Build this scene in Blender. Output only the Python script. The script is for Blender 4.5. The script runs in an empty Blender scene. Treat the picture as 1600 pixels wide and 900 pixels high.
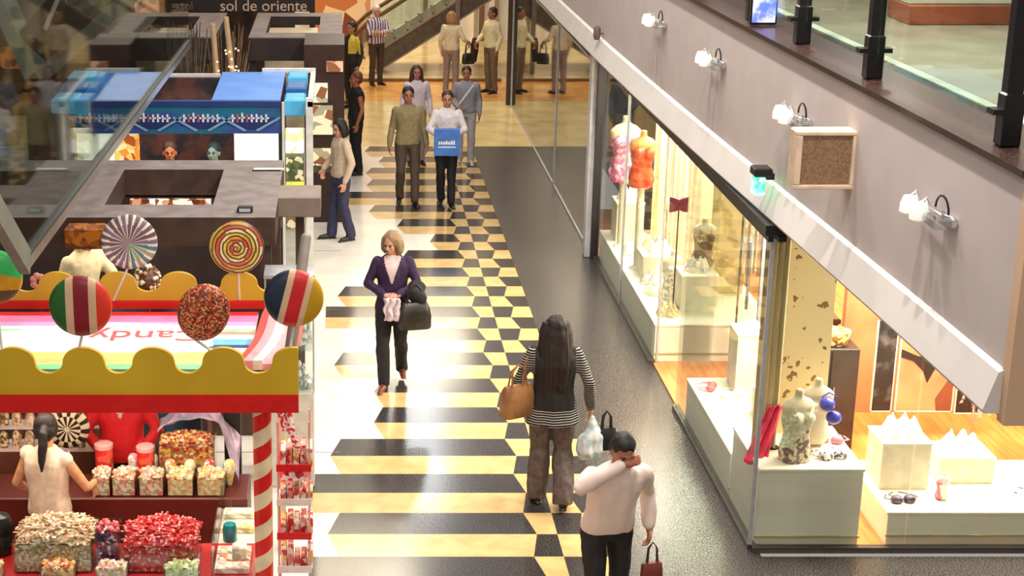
import bpy, bmesh, math, random
from mathutils import Vector, Matrix, noise
random.seed(7)
sc = bpy.context.scene
COL = sc.collection
PI = math.pi
V = Vector
# ---------------------------------------------------------------- camera
H = 6.0; F = 2600.0; TP = 0.3; PX = 535.0
pa = math.atan(TP); CP = math.cos(pa); SP = math.sin(pa)
cd = bpy.data.cameras.new('camera'); cam = bpy.data.objects.new('camera', cd); COL.objects.link(cam)
cam.location = (0, 0, H); cam.rotation_euler = (PI/2 - pa, 0, 0)
cd.sensor_width = 36; cd.lens = F/1600*36; cd.shift_x = (800-PX)/1600; cd.clip_end = 300
sc.camera = cam
sc.view_settings.view_transform = 'Standard'; sc.view_settings.look = 'None'
sc.view_settings.gamma = 1; sc.view_settings.exposure = 0; sc.view_settings.use_curve_mapping = False
def at(px, py, Y=None, z=None, X=None):
    d = V(((px-PX), F*CP + (450-py)*SP, -F*SP + (450-py)*CP))
    if Y is not None: t = Y/d.y
    elif z is not None: t = (z-H)/d.z
    else: t = X/d.x
    return V((d.x*t, d.y*t, H + d.z*t))
# ---------------------------------------------------------------- materials
def lin(c):
    return tuple(((v/255)/12.92 if v/255 <= .04045 else ((v/255+.055)/1.055)**2.4) for v in c)
MATS = {}
def M(name, c=(200,200,200), rough=.5, metal=0, emit=0, c2=None, scale=8, detail=2, lo=.4, hi=.6, bump=0, kind='noise', spec=None, alpha=None, ecol=None, stretch=None, sheen=0):
    if name in MATS: return MATS[name]
    m = bpy.data.materials.new(name); m.use_nodes = True
    nt = m.node_tree; b = nt.nodes['Principled BSDF']; L = nt.links.new
    b.inputs['Base Color'].default_value = lin(c)+(1,)
    b.inputs['Roughness'].default_value = rough; b.inputs['Metallic'].default_value = metal
    if spec is not None: b.inputs['Specular IOR Level'].default_value = spec
    if alpha is not None: b.inputs['Alpha'].default_value = alpha
    if sheen: b.inputs['Sheen Weight'].default_value = sheen
    if emit:
        b.inputs['Emission Color'].default_value = lin(ecol or c)+(1,); b.inputs['Emission Strength'].default_value = emit
    if c2 is None: c2 = tuple(max(0, v*.93) for v in c)
    tc = nt.nodes.new('ShaderNodeTexCoord'); mp = nt.nodes.new('ShaderNodeMapping')
    L(tc.outputs['Object'], mp.inputs['Vector'])
    if stretch: mp.inputs['Scale'].default_value = stretch
    if kind == 'noise':
        t = nt.nodes.new('ShaderNodeTexNoise'); t.inputs['Scale'].default_value = scale; t.inputs['Detail'].default_value = detail; out = t.outputs['Fac']
    elif kind == 'voronoi':
        t = nt.nodes.new('ShaderNodeTexVoronoi'); t.inputs['Scale'].default_value = scale; out = t.outputs['Color']
    elif kind == 'wave':
        t = nt.nodes.new('ShaderNodeTexWave'); t.inputs['Scale'].default_value = scale; t.bands_direction = 'Z'; out = t.outputs['Fac']
    elif kind == 'wavex':
        t = nt.nodes.new('ShaderNodeTexWave'); t.inputs['Scale'].default_value = scale; t.bands_direction = 'X'; t.inputs['Distortion'].default_value = 1.5; out = t.outputs['Fac']
    L(mp.outputs['Vector'], t.inputs['Vector'])
    r = nt.nodes.new('ShaderNodeValToRGB'); r.color_ramp.elements[0].position = lo; r.color_ramp.elements[1].position = hi
    r.color_ramp.elements[0].color = lin(c)+(1,); r.color_ramp.elements[1].color = lin(c2)+(1,)
    L(out, r.inputs['Fac']); L(r.outputs['Color'], b.inputs['Base Color'])
    if emit and ecol is None: L(r.outputs['Color'], b.inputs['Emission Color'])
    if bump:
        bn = nt.nodes.new('ShaderNodeBump'); bn.inputs['Strength'].default_value = bump; bn.inputs['Distance'].default_value = .01
        L(out, bn.inputs['Height']); L(bn.outputs['Normal'], b.inputs['Normal'])
    MATS[name] = m; return m
def multi(name, cols, scale=30, rough=.35, emit=0, stretch=None):
    """many-coloured sweets: random cells take one of several colours"""
    if name in MATS: return MATS[name]
    m = bpy.data.materials.new(name); m.use_nodes = True; nt = m.node_tree; b = nt.nodes['Principled BSDF']; L = nt.links.new
    tc = nt.nodes.new('ShaderNodeTexCoord'); mp = nt.nodes.new('ShaderNodeMapping'); L(tc.outputs['Object'], mp.inputs['Vector'])
    if stretch: mp.inputs['Scale'].default_value = stretch
    t = nt.nodes.new('ShaderNodeTexVoronoi'); t.inputs['Scale'].default_value = scale; L(mp.outputs['Vector'], t.inputs['Vector'])
    s = nt.nodes.new('ShaderNodeSeparateColor'); L(t.outputs['Color'], s.inputs['Color'])
    r = nt.nodes.new('ShaderNodeValToRGB'); r.color_ramp.interpolation = 'CONSTANT'
    n = len(cols); e = r.color_ramp.elements
    e[0].color = lin(cols[0])+(1,); e[0].position = 0
    e[1].color = lin(cols[1])+(1,); e[1].position = 1/n
    for i in range(2, n):
        q = e.new(i/n); q.color = lin(cols[i])+(1,)
    L(s.outputs['Red'], r.inputs['Fac']); L(r.outputs['Color'], b.inputs['Base Color'])
    b.inputs['Roughness'].default_value = rough
    if emit:
        L(r.outputs['Color'], b.inputs['Emission Color']); b.inputs['Emission Strength'].default_value = emit
    MATS[name] = m; return m
def glass(name, tint=(215,232,228), refl=1.0, base=.03, rough=.02):
    if name in MATS: return MATS[name]
    m = bpy.data.materials.new(name); m.use_nodes = True; nt = m.node_tree; nt.nodes.clear(); L = nt.links.new
    o = nt.nodes.new('ShaderNodeOutputMaterial'); mx = nt.nodes.new('ShaderNodeMixShader')
    tr = nt.nodes.new('ShaderNodeBsdfTransparent'); tr.inputs['Color'].default_value = lin(tint)+(1,)
    g = nt.nodes.new('ShaderNodeBsdfGlossy'); g.inputs['Roughness'].default_value = rough
    fr = nt.nodes.new('ShaderNodeFresnel'); fr.inputs['IOR'].default_value = 1.5
    ge = nt.nodes.new('ShaderNodeNewGeometry'); mr_ = nt.nodes.new('ShaderNodeMapRange'); mr_.inputs[3].default_value = 1.5; mr_.inputs[4].default_value = 1/1.5
    L(ge.outputs['Backfacing'], mr_.inputs[0]); L(mr_.outputs[0], fr.inputs['IOR'])
    ma = nt.nodes.new('ShaderNodeMath'); ma.operation = 'MULTIPLY_ADD'; ma.use_clamp = True
    ma.inputs[1].default_value = refl; ma.inputs[2].default_value = base
    L(fr.outputs[0], ma.inputs[0]); L(ma.outputs[0], mx.inputs['Fac'])
    L(tr.outputs[0], mx.inputs[1]); L(g.outputs[0], mx.inputs[2]); L(mx.outputs[0], o.inputs['Surface'])
    MATS[name] = m; return m
# ---------------------------------------------------------------- mesh helpers
class MB:
    def __init__(s): s.v=[]; s.f=[]; s.m=[]
    def add(s, vs, fs, mi=0):
        b = len(s.v); s.v += [tuple(p) for p in vs]
        for f in fs: s.f.append([b+i for i in f]); s.m.append(mi)
        return s
    def box(s, x0,x1,y0,y1,z0,z1, mi=0, rot=0, bev=0):
        cx,cy=(x0+x1)/2,(y0+y1)/2
        if bev:
            b=min(bev,(x1-x0)*.45,(y1-y0)*.45,(z1-z0)*.45)
            vs=[]
            for (z,e) in ((z0,b),(z0+b,0),(z1-b,0),(z1,b)):
                for (x,y) in ((x0+e+(b if not e else 0)*.3,y0+e),(x1-e-(b if not e else 0)*.3,y0+e),(x1-e,y0+e+(b if not e else 0)*.3),(x1-e,y1-e-(b if not e else 0)*.3),(x1-e-(b if not e else 0)*.3,y1-e),(x0+e+(b if not e else 0)*.3,y1-e),(x0+e,y1-e-(b if not e else 0)*.3),(x0+e,y0+e+(b if not e else 0)*.3)):
                    vs.append((x,y,z))
            fs=[list(range(7,-1,-1)),list(range(24,32))]
            for k in range(3):
                for i in range(8): j=(i+1)%8; fs.append([k*8+i,k*8+j,k*8+8+j,k*8+8+i])
        else:
            vs=[(x0,y0,z0),(x1,y0,z0),(x1,y1,z0),(x0,y1,z0),(x0,y0,z1),(x1,y0,z1),(x1,y1,z1),(x0,y1,z1)]
            fs=[[3,2,1,0],[4,5,6,7],[0,1,5,4],[1,2,6,5],[2,3,7,6],[3,0,4,7]]
        if rot:
            c,q=math.cos(rot),math.sin(rot)
            vs=[(cx+(x-cx)*c-(y-cy)*q, cy+(x-cx)*q+(y-cy)*c, z) for x,y,z in vs]
        return s.add(vs,fs,mi)
    def tube(s, pts, r, mi=0, seg=10, caps=True, flat=1.0, ref=None):
        pts=[V(p) for p in pts]; n=len(pts); rs=r if isinstance(r,(list,tuple)) else [r]*n
        rings=[]; up=V(ref) if ref else None
        for i,p in enumerate(pts):
            d=(pts[min(i+1,n-1)]-pts[max(i-1,0)])
            if d.length<1e-9: d=V((0,0,1))
            d.normalize()
            if up is None: up = V((0,1,0)) if abs(d.y)<.9 else V((1,0,0))
            a=d.cross(up)
            if a.length<1e-4: a=d.cross(V((1,0.3,.2)))
            a.normalize(); b=d.cross(a).normalized(); 
            if ref is None: up=-b if (-b).dot(up)>0 else b
            rings.append([p+a*(rs[i]*math.cos(2*PI*k/seg))+b*(rs[i]*flat*math.sin(2*PI*k/seg)) for k in range(seg)])
        vs=[q for rg in rings for q in rg]; fs=[]
        for i in range(n-1):
            for k in range(seg):
                j=(k+1)%seg; fs.append([i*seg+k,i*seg+j,(i+1)*seg+j,(i+1)*seg+k])
        if caps: fs.append(list(range(seg-1,-1,-1))); fs.append([(n-1)*seg+k for k in range(seg)])
        return s.add(vs,fs,mi)
    def lathe(s, prof, c=(0,0,0), seg=16, mi=0, sx=1, sy=1):
        vs=[];fs=[];n=len(prof)
        for (r,z) in prof:
            for k in range(seg):
                a=2*PI*k/seg; vs.append((c[0]+r*sx*math.cos(a),c[1]+r*sy*math.sin(a),c[2]+z))
        for i in range(n-1):
            for k in range(seg):
                j=(k+1)%seg; fs.append([i*seg+k,i*seg+j,(i+1)*seg+j,(i+1)*seg+k])
        fs.append(list(range(seg-1,-1,-1))); fs.append([(n-1)*seg+k for k in range(seg)])
        return s.add(vs,fs,mi)
    def ball(s, c, r, mi=0, seg=12, rings=8, M3=None):
        r=(r,r,r) if isinstance(r,(int,float)) else r; c=V(c); vs=[]
        for i in range(rings+1):
            t=PI*i/rings
            for k in range(seg):
                a=2*PI*k/seg; p=V((r[0]*math.sin(t)*math.cos(a), r[1]*math.sin(t)*math.sin(a), -r[2]*math.cos(t)))
                if i in (0,rings): p=V((0,0,-r[2]*math.cos(t)))
                if M3: p=M3@p
                vs.append(c+p)
        fs=[]
        for i in range(rings):
            for k in range(seg):
                j=(k+1)%seg
                if i==0: fs.append([k,seg+j,seg+k][::1])
                elif i==rings-1: fs.append([i*seg+k,i*seg+j,(i+1)*seg+k])
                else: fs.append([i*seg+k,i*seg+j,(i+1)*seg+j,(i+1)*seg+k])
        return s.add(vs,fs,mi)
    def prism(s, poly, o, u, v, n, t, mi=0):
        """2-D outline poly in the u,v plane at o, thickened by t along n"""
        o,u,v,n=V(o),V(u),V(v),V(n); k=len(poly)
        vs=[o+u*a+v*b for a,b in poly]+[o+u*a+v*b+n*t for a,b in poly]
        fs=[list(range(k)),list(range(2*k-1,k-1,-1))]+[[i,k+i,k+(i+1)%k,(i+1)%k] for i in range(k)]
        return s.add(vs,fs,mi)
    def build(s, name, mats, parent=None, smooth=False, loc=None, rz=0, fix=True):
        me=bpy.data.meshes.new(name); me.from_pydata([tuple(p) for p in s.v],[],s.f)
        mats=mats if isinstance(mats,(list,tuple)) else [mats]
        for m in mats: me.materials.append(m)
        for p,mi in zip(me.polygons,s.m): p.material_index=mi; p.use_smooth=bool(smooth)
        if fix:
            bm=bmesh.new(); bm.from_mesh(me); bmesh.ops.remove_doubles(bm,verts=bm.verts,dist=1e-5); bmesh.ops.recalc_face_normals(bm,faces=bm.faces); bm.to_mesh(me); bm.free()
        me.validate(); me.update()
        if smooth and smooth!='all': me.set_sharp_from_angle(angle=math.radians(40))
        o=bpy.data.objects.new(name,me); COL.objects.link(o)
        if parent: o.parent=parent
        if loc is not None: o.location=loc
        if rz: o.rotation_euler.z=rz
        return o
def tag(o,label=None,cat=None,group=None,kind=None):
    if label: o['label']=label
    if cat: o['category']=cat
    if group: o['group']=group
    if kind: o['kind']=kind
    return o
def thing(name,label,cat,loc=(0,0,0),rz=0,group=None):
    o=bpy.data.objects.new(name,None); COL.objects.link(o); o.location=loc; o.rotation_euler=(0,0,rz); o.empty_display_size=.1
    return tag(o,label,cat,group)
def dup(root,loc,rz=0,label=None,scale=None):
    r=root.copy(); COL.objects.link(r); r.location=loc; r.rotation_euler=(0,0,rz)
    if scale: r.scale=scale
    if label: r['label']=label
    for ch in list(root.children):
        c=ch.copy(); COL.objects.link(c); c.parent=r
        for g in ch.children:
            d=g.copy(); COL.objects.link(d); d.parent=c
    return r
def text(name,body,size,mat,loc,rot,parent=None,ext=.004,align='CENTER'):
    cu=bpy.data.curves.new(name,'FONT'); cu.body=body; cu.size=size; cu.extrude=ext; cu.align_x=align; cu.align_y='CENTER'
    t=bpy.data.objects.new(name,cu); COL.objects.link(t)
    dg=bpy.context.evaluated_depsgraph_get(); me=bpy.data.meshes.new_from_object(t.evaluated_get(dg))
    bpy.data.objects.remove(t); me.materials.clear(); me.materials.append(mat)
    o=bpy.data.objects.new(name,me); COL.objects.link(o); o.parent=parent; o.location=loc; o.rotation_euler=rot
    return o
# ---------------------------------------------------------------- soft bodies (one continuous skin by voxel union)
def blob(mb, name, mats, parent, voxel=.01, smooth=3, paint=None, fold=0, fscale=9, fdir=(1,1,.35)):
    me=bpy.data.meshes.new('tmp'); me.from_pydata([tuple(p) for p in mb.v],[],mb.f)
    bm=bmesh.new(); bm.from_mesh(me); bmesh.ops.remove_doubles(bm,verts=bm.verts,dist=1e-6); bmesh.ops.recalc_face_normals(bm,faces=bm.faces); bm.to_mesh(me); bm.free()
    t=bpy.data.objects.new('tmp',me); COL.objects.link(t)
    r=t.modifiers.new('r','REMESH'); r.mode='VOXEL'; r.voxel_size=voxel
    s=t.modifiers.new('s','SMOOTH'); s.iterations=smooth; s.factor=.5
    dg=bpy.context.evaluated_depsgraph_get(); out=bpy.data.meshes.new_from_object(t.evaluated_get(dg))
    bpy.data.objects.remove(t)
    mats=mats if isinstance(mats,(list,tuple)) else [mats]
    out.materials.clear()
    for m in mats: out.materials.append(m)
    if fold:
        ns=[v.normal.copy() for v in out.vertices]
        for v,nn in zip(out.vertices,ns):
            q=V((v.co.x*fdir[0],v.co.y*fdir[1],v.co.z*fdir[2]))*fscale
            v.co+=nn*(noise.noise(q)*fold+noise.noise(q*2.3)*fold*.5)
    out.polygons.foreach_set('use_smooth',[True]*len(out.polygons))
    if paint:
        for p in out.polygons: p.material_index=paint(p.center)
    out.update(); out.name=name
    o=bpy.data.objects.new(name,out); COL.objects.link(o); o.parent=parent
    return o
def loft(mb, secs, seg=20, mi=0):
    """secs: (centre, rx, ry) horizontal ellipses from bottom to top, domed at both ends"""
    vs=[];n=len(secs)
    for (c,rx,ry) in secs:
        for k in range(seg):
            a=2*PI*k/seg; e=.85
            ca,sa=math.cos(a),math.sin(a)
            vs.append((c[0]+rx*math.copysign(abs(ca)**e,ca), c[1]+ry*math.copysign(abs(sa)**e,sa), c[2]))
    fs=[]
    for i in range(n-1):
        for k in range(seg):
            j=(k+1)%seg; fs.append([i*seg+k,i*seg+j,(i+1)*seg+j,(i+1)*seg+k])
    fs.append(list(range(seg-1,-1,-1))); fs.append([(n-1)*seg+k for k in range(seg)])
    mb.add(vs,fs,mi)
def limb(mb,pts,rs,seg=12):
    pts=[V(p) for p in pts]
    mb.tube(pts,rs,seg=seg)
    for p,r in zip(pts,rs): mb.ball(p,r*1.0,seg=seg,rings=8)
def hand(mb,w,d,palm,side,curl=.5,s=1.0,spread=1.0):
    """five-fingered hand at wrist w pointing along d; palm = palm normal; side = +1/-1 thumb side along d x palm"""
    d=V(d).normalized(); palm=V(palm); palm=(palm-d*palm.dot(d)).normalized(); wd=d.cross(palm).normalized()*side
    c=w+d*.045*s
    R=Matrix((wd,d,palm)).transposed()
    mb.ball(c,(.040*s,.050*s,.017*s),M3=R,seg=14,rings=10)
    mb.tube([w-d*.03*s,w+d*.03*s],[.027*s,.027*s],seg=10)
    for i,(off,L) in enumerate(((.028,.072),(.010,.080),(-.009,.074),(-.027,.058))):
        p=w+d*.080*s+wd*off*s; dirv=(d+wd*off*1.6*spread).normalized(); r=.0085*s
        pts=[p-dirv*.02*s,p]; a=0
        for q in range(3):
            a+=curl*(.55+.25*q); dd=dirv*math.cos(a)+palm*math.sin(a); p=p+dd*(L*s*(.42,.32,.26)[q]); pts.append(p)
        mb.tube(pts,[r*1.1,r*1.1,r,r*.95,r*.8],seg=8)
        for q in pts[1:]: mb.ball(q,r*.95,seg=8,rings=6)
    p=w+d*.025*s+wd*.028*s; t1=p+(d*.6+wd*.75+palm*.25).normalized()*.036*s; t2=t1+(d*.85+wd*.35+palm*(.25+.4*curl)).normalized()*.032*s
    mb.tube([p-wd*.01*s,t1,t2],[.013*s,.011*s,.009*s],seg=8)
    for q,r in ((t1,.011),(t2,.009)): mb.ball(q,r*s,seg=8,rings=6)
def person(label, loc, rz=0, h=1.7, J=None, skin=(205,150,120), top=None, sleeve='long', bottom=None, hem=.90, hair='short', hairc=(35,24,20), shoe=(30,26,25),
           w=1.0, lean=(0,0), head=(0,0,0), curl=(.5,.5), palm=None, paint=None, topm=None, voxel=.010, neck='crew', trouser=1.0, group=None, belly=0, fold=.012, sleeve_r=1.0, legs=True, hairm=None, dress=None, coatlen=0):
    """figure facing -Y in its own frame; P joints are on +X, N joints on -X; measured for 1.70 m then scaled"""
    root=thing('person',label,'person',loc,rz,group); k=h/1.70; root.scale=(k,k,k)
    lx,ly=lean
    def tl(z):
        t=max(0,z-.92); return V((lx*t,ly*t,z-.18*(lx*lx+ly*ly)*t))
    D=dict(kP=(.10,-.01,.49),kN=(-.10,-.01,.49),aP=(.10,.03,.08),aN=(-.10,.03,.08),
           eP=(.228,.04,1.11),eN=(-.228,.04,1.11),wP=(.235,-.05,.87),wN=(-.235,-.05,.87),
           fP=None,fN=None,hP=(0,-.15,-1),hN=(0,-.15,-1),tP=0,tN=0)
    if J: D.update(J)
    sk=M('skin_%d_%d_%d'%skin,skin,.55,c2=tuple(v*.92 for v in skin),scale=14)
    sh={}
    for s_,sg in (('P',1),('N',-1)):
        sh[s_]=tl(1.36)+V((sg*.160*w,0,0))
    hip={'P':V((.085*w,0,.90)),'N':V((-.085*w,0,.90))}
    b=MB()
    loft(b,[(tl(.86),.12*w,.085),(tl(.95),.15*w,.10),(tl(1.08),.125*w,.09+belly*.6),(tl(1.22),.15*w,.10),(tl(1.34),.16*w,.10),(tl(1.40),.12*w,.075),(tl(1.44),.06,.055)])
    nk=tl(1.42); hc=tl(1.565)+V((0,-.015,0)); 
    Rh=(Matrix.Rotation(head[2],3,'Z')@Matrix.Rotation(head[0],3,'X')@Matrix.Rotation(head[1],3,'Y'))
    piv=tl(1.47)
    def hp(x,y,z): return piv+Rh@(V((x,y,z)))
    hc=hp(0,-.012,.10)
    b.tube([nk-V((0,0,.05)),nk,hp(0,.005,.06)],[.06,.054,.052],seg=14)
    b.ball(hp(0,.005,.125),(.074,.092,.095),M3=Rh,seg=18,rings=14)
    b.ball(hp(0,-.035,.065),(.056,.058,.068),M3=Rh,seg=14,rings=10)
    b.ball(hp(0,-.060,.018),(.026,.026,.020),M3=Rh)
    b.tube([hp(0,-.088,.115),hp(0,-.105,.082)],[.008,.014],seg=8); b.ball(hp(0,-.102,.080),.014)
    b.ball(hp(0,-.080,.128),(.048,.014,.009),M3=Rh)
    for sg in (1,-1):
        b.ball(hp(sg*.076,.005,.095),(.010,.018,.030),M3=Rh); b.ball(hp(sg*.036,-.066,.078),(.022,.020,.022),M3=Rh)
    b.ball(hp(0,-.088,.048),(.024,.012,.010),M3=Rh)
    for s_,sg in (('P',1),('N',-1)):
        S,E,W=sh[s_],V(D['e'+s_]),V(D['w'+s_])
        limb(b,[S,S.lerp(E,.5),E],[.047,.042,.036]); limb(b,[E,E.lerp(W,.35),W],[.036,.035,.024])
        hd=V(D['h'+s_]) if D['f'+s_] is None else V(D['f'+s_])
        pm=(palm or {}).get(s_,(-sg,0,0))
        hand(b,W,hd,pm,-1 if sg>0 else 1,curl[0 if sg>0 else 1])
        if legs:
            K,A=V(D['k'+s_]),V(D['a'+s_]); Hp=hip[s_]
            limb(b,[Hp,Hp.lerp(K,.5),K],[.085,.070,.052]); limb(b,[K,K.lerp(A,.3),A],[.050,.052,.034])
            ft=V((sg*.18+D['t'+s_],-1,0)).normalized()
            limb(b,[A-V((0,0,.035)),A-V((0,0,.045))+ft*.09,A-V((0,0,.055))+ft*.15],[.034,.030,.022],seg=10)
    blob(b,'body',sk,root,voxel=min(voxel,.0075),smooth=2)
    # face details
    e=MB()
    for sg in (1,-1): e.ball(hp(sg*.030,-.083,.108),(.012,.006,.006),M3=Rh)
    e.build('eyes',M('eye_dark',(38,28,24),.3),root,True)
    e=MB()
    for sg in (1,-1): e.tube([hp(sg*.016,-.090,.131),hp(sg*.034,-.090,.136),hp(sg*.050,-.078,.130)],[.003,.0045,.003],seg=6)
    e.build('eyebrows',M('hair_%d_%d_%d'%hairc,hairc,.6),root,True)
    e=MB(); e.ball(hp(0,-.098,.048),(.021,.006,.006),M3=Rh); e.build('lips',M('lips',(150,75,70),.45),root,True)
    # shoes
    if legs:
        for s_,sg in (('P',1),('N',-1)):
            A=V(D['a'+s_]); ft=V((sg*.18+D['t'+s_],-1,0)).normalized(); e=MB(); hz=A.z-.08
            g=lambda z:V((0,0,z))
            e.ball(A+ft*.0-g(.038),(.043,.05,.042)); limb(e,[A-g(.042)-ft*.02,A-g(.045)+ft*.07,A-g(.052)+ft*.155],[.038,.040,.030],seg=10)
            for q in range(5): e.ball(A+ft*(-.04+.055*q)-g(.072),(.038,.035,.0085))
            blob(e,'shoe',M('shoe_%d_%d_%d'%shoe,shoe,.35),root,voxel=.009,smooth=2)
    # trousers
    if bottom and legs:
        e=MB(); tr=trouser
        loft(e,[(tl(.83),.145*w,.10),(tl(.92),.165*w,.118),(tl(1.0),.145*w,.108+belly*.5)])
        for s_ in 'PN':
            K,A,Hp=V(D['k'+s_]),V(D['a'+s_]),hip[s_]; A2=A+V((0,0,-.035))
            Km=K.lerp(A,.4)
            limb(e,[Hp,Hp.lerp(K,.5),K],[.098,.086*(.6+.4*tr),.068*(.6+.4*tr)]); e.tube([K,Km,A.lerp(K,.1),A2],[.068*(.6+.4*tr),.064*tr,.062*tr,.060*tr],seg=14)
        blob(e,'trousers',bottom,root,voxel=voxel,smooth=3,fold=fold*.8,fscale=12,fdir=(1,1,.5))
    # top
    if topm:
        e=MB(); z0=hem
        secs=[(tl(z0),.165*w,.122+belly*.4),(tl(z0+.05),.170*w,.128+belly*.7)]
        for z,rx,ry in ((1.06,.155,.122+belly),(1.16,.160,.120+belly*.8),(1.26,.178,.126+belly*.3),(1.335,.182,.118),(1.385,.150,.096),(1.42,.105,.078),(1.452,.070,.064)):
            if z>z0+.07: secs.append((tl(z),rx*w,ry))
        if coatlen:
            secs=[(V((0,.01,z0)),.20*w,.15)]+[(V((0,.0,z0+.1)),.185*w,.14)]+[q for q in secs if q[0].z>z0+.15]
        loft(e,secs)
        for s_,sg in (('P',1),('N',-1)):
            S,E,W=sh[s_],V(D['e'+s_]),V(D['w'+s_]); q=sleeve_r
            if sleeve!='none': e.ball(S,.062)
            if sleeve=='long': limb(e,[S,S.lerp(E,.5),E],[.062*q,.058*q,.052*q]); limb(e,[E,E.lerp(W,.5),W.lerp(E,.06)],[.052*q,.047*q,.038*q])
            elif sleeve=='short': limb(e,[S,S.lerp(E,.6)],[.068*q,.062*q])
            elif sleeve=='half': limb(e,[S,E,E.lerp(W,.3)],[.066*q,.056*q,.050*q])
            else: e.ball(S,.060)
        blob(e,'top',topm,root,voxel=voxel,smooth=3,paint=paint,fold=fold,fscale=8)
    # hair
    if hair:
        e=MB(); hm=hairm or M('hair_%d_%d_%d'%hairc,hairc,.6,c2=tuple(min(255,v*1.5+6) for v in hairc),scale=60,stretch=(1,1,.12),bump=.4)
        e.ball(hp(0,.020,.150),(.085,.094,.088),M3=Rh,seg=18,rings=12); e.ball(hp(0,.045,.10),(.078,.070,.085),M3=Rh,seg=16,rings=10)
        if hair in('bob','long','pony','verylong'):
            for sg in (1,-1): e.ball(hp(sg*.065,.005,.12),(.026,.060,.075),M3=Rh)
        if hair=='bob':
            for i in range(9):
                a=PI*(-.05+i*1.1/8); x,y=math.cos(a)*.085,math.sin(a)*.085+.0
                e.tube([hp(x*.8,y*.8,.17),hp(x*1.05,y*1.05,.10),hp(x*1.1,y*1.1,.03),hp(x*.95,y*.95,-.02)],[.030,.034,.032,.018],seg=8)
        if hair in('long','verylong'):
            for i in range(11):
                a=PI*(-.06+i*1.12/10); x,y=math.cos(a)*(.08 if hair=='long' else .10),math.sin(a)*.085
                n2=V((0,.02,0)); e.tube([hp(x*.8,y*.8,.17),hp(x*1.05,y*1.1,.08),hp(x*1.15,y*1.2+.01,-.04),hp(x*1.2,y*1.1+.035,-.18),hp(x*(.9 if hair=='long' else 1.1),y*.9+.045,-.30-.03*math.sin(i*2.1)-(0 if hair=='long' else .10))],[.030,.034,.034,.030,.012],seg=8)
        if hair=='pony':
            e.tube([hp(0,.10,.13),hp(0,.14,.09),hp(.01,.145,0),hp(.02,.13,-.12),hp(.02,.12,-.20)],[.025,.034,.036,.028,.008],seg=10)
        blob(e,'hair',hm,root,voxel=.008,smooth=2,fold=.006,fscale=28,fdir=(1,1,.3))
    return root
# ================================================================ SETTING
cream=M('marble_cream',(240,232,222),.13,c2=(230,220,208),scale=1.6,detail=4)
yel=M('marble_yellow',(216,182,126),.14,c2=(204,168,112),scale=5,detail=4)
dark=M('granite_dark',(38,34,34),.16,c2=(86,80,78),scale=95,detail=4,lo=.46,hi=.62)
gran=M('granite_grey',(46,41,40),.26,spec=.3,c2=(92,86,82),scale=80,detail=4,lo=.44,hi=.62)
warm=M('marble_warm_lit',(232,206,150),.16,c2=(214,186,128),scale=2,detail=3)  # far floor: warm light and shop reflections put into the stone colour
amber=M('marble_amber_lit',(232,170,92),.2,c2=(214,150,76),scale=3,detail=3)  # orange-lit glossy band, its light put into the tile colour
joint=M('floor_joint',(120,112,100),.4)
S_=2834*6/39746; N0=33.13
Zb=lambda n:S_*(n+N0)-1.8
tips={-4:-.1,-3:.33,-2:-.1,-1:-.12,0:-.27,1:-.124,2:-.27,3:-.115,4:.31,5:.326,6:-.09,7:.34,8:-.2,9:-.06,10:.34,11:.79,12:1.205,13:.78,14:.39,15:-.25,16:.38,17:.38,18:.6,19:.38}
fl=MB()
def q4(x0n,x1n,x0f,x1f,zn,zf,mi): fl.add([(x0n,zn,0),(x1n,zn,0),(x1f,zf,0),(x0f,zf,0)],[[0,1,2,3]],mi)
for n in range(-9,38):
    zn,zf=Zb(n),Zb(n+1); dk=(n%2!=0)      # dark rows start at odd n
    m=(n+1)//2 if dk else (n+2)//2
    tp=tips.get(m,.33); full=tp<-.18
    if dk: tn,tf=tp,tp+(0 if full else .10)
    else: tn,tf=tp+(0 if full else .10),tp
    e1n,e1f=(1.635,1.563) if dk else (1.563,1.635)
    e3n,e3f=(1.996,2.07) if dk else (2.07,1.996)
    q4(-9,tn,-9,tf,zn,zf,0); q4(tn,e1n,tf,e1f,zn,zf,2 if dk else 1)
    q4(e1n,1.807,e1f,1.807,zn,zf,1 if dk else 2); q4(1.807,e3n,1.807,e3f,zn,zf,2 if dk else 1)
    q4(e3n,2.26,e3f,2.26,zn,zf,1 if dk else 2)
    q4(2.26,3.42 if zn>12.3 else 9,2.26,3.42 if zn>12.3 else 9,zn,zf,3)
ze=Zb(38)
q4(-9,9,-9,9,ze,33,4); q4(-9,9,-9,9,33,35.4,5); q4(-9,9,-9,9,35.4,60,4)
q4(-9,9,-9,9,Zb(-9)-8,Zb(-9),3)
tag(fl.build('floor',[cream,yel,dark,gran,warm,amber]),kind='structure')
j=MB()
for z in (Zb(-1),14.6,19.1,21.75,25.6,28.4): j.box(-9,-.02,z,z+.012,0,.0015)
tag(j.build('trim_1',joint),kind='structure')
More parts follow.
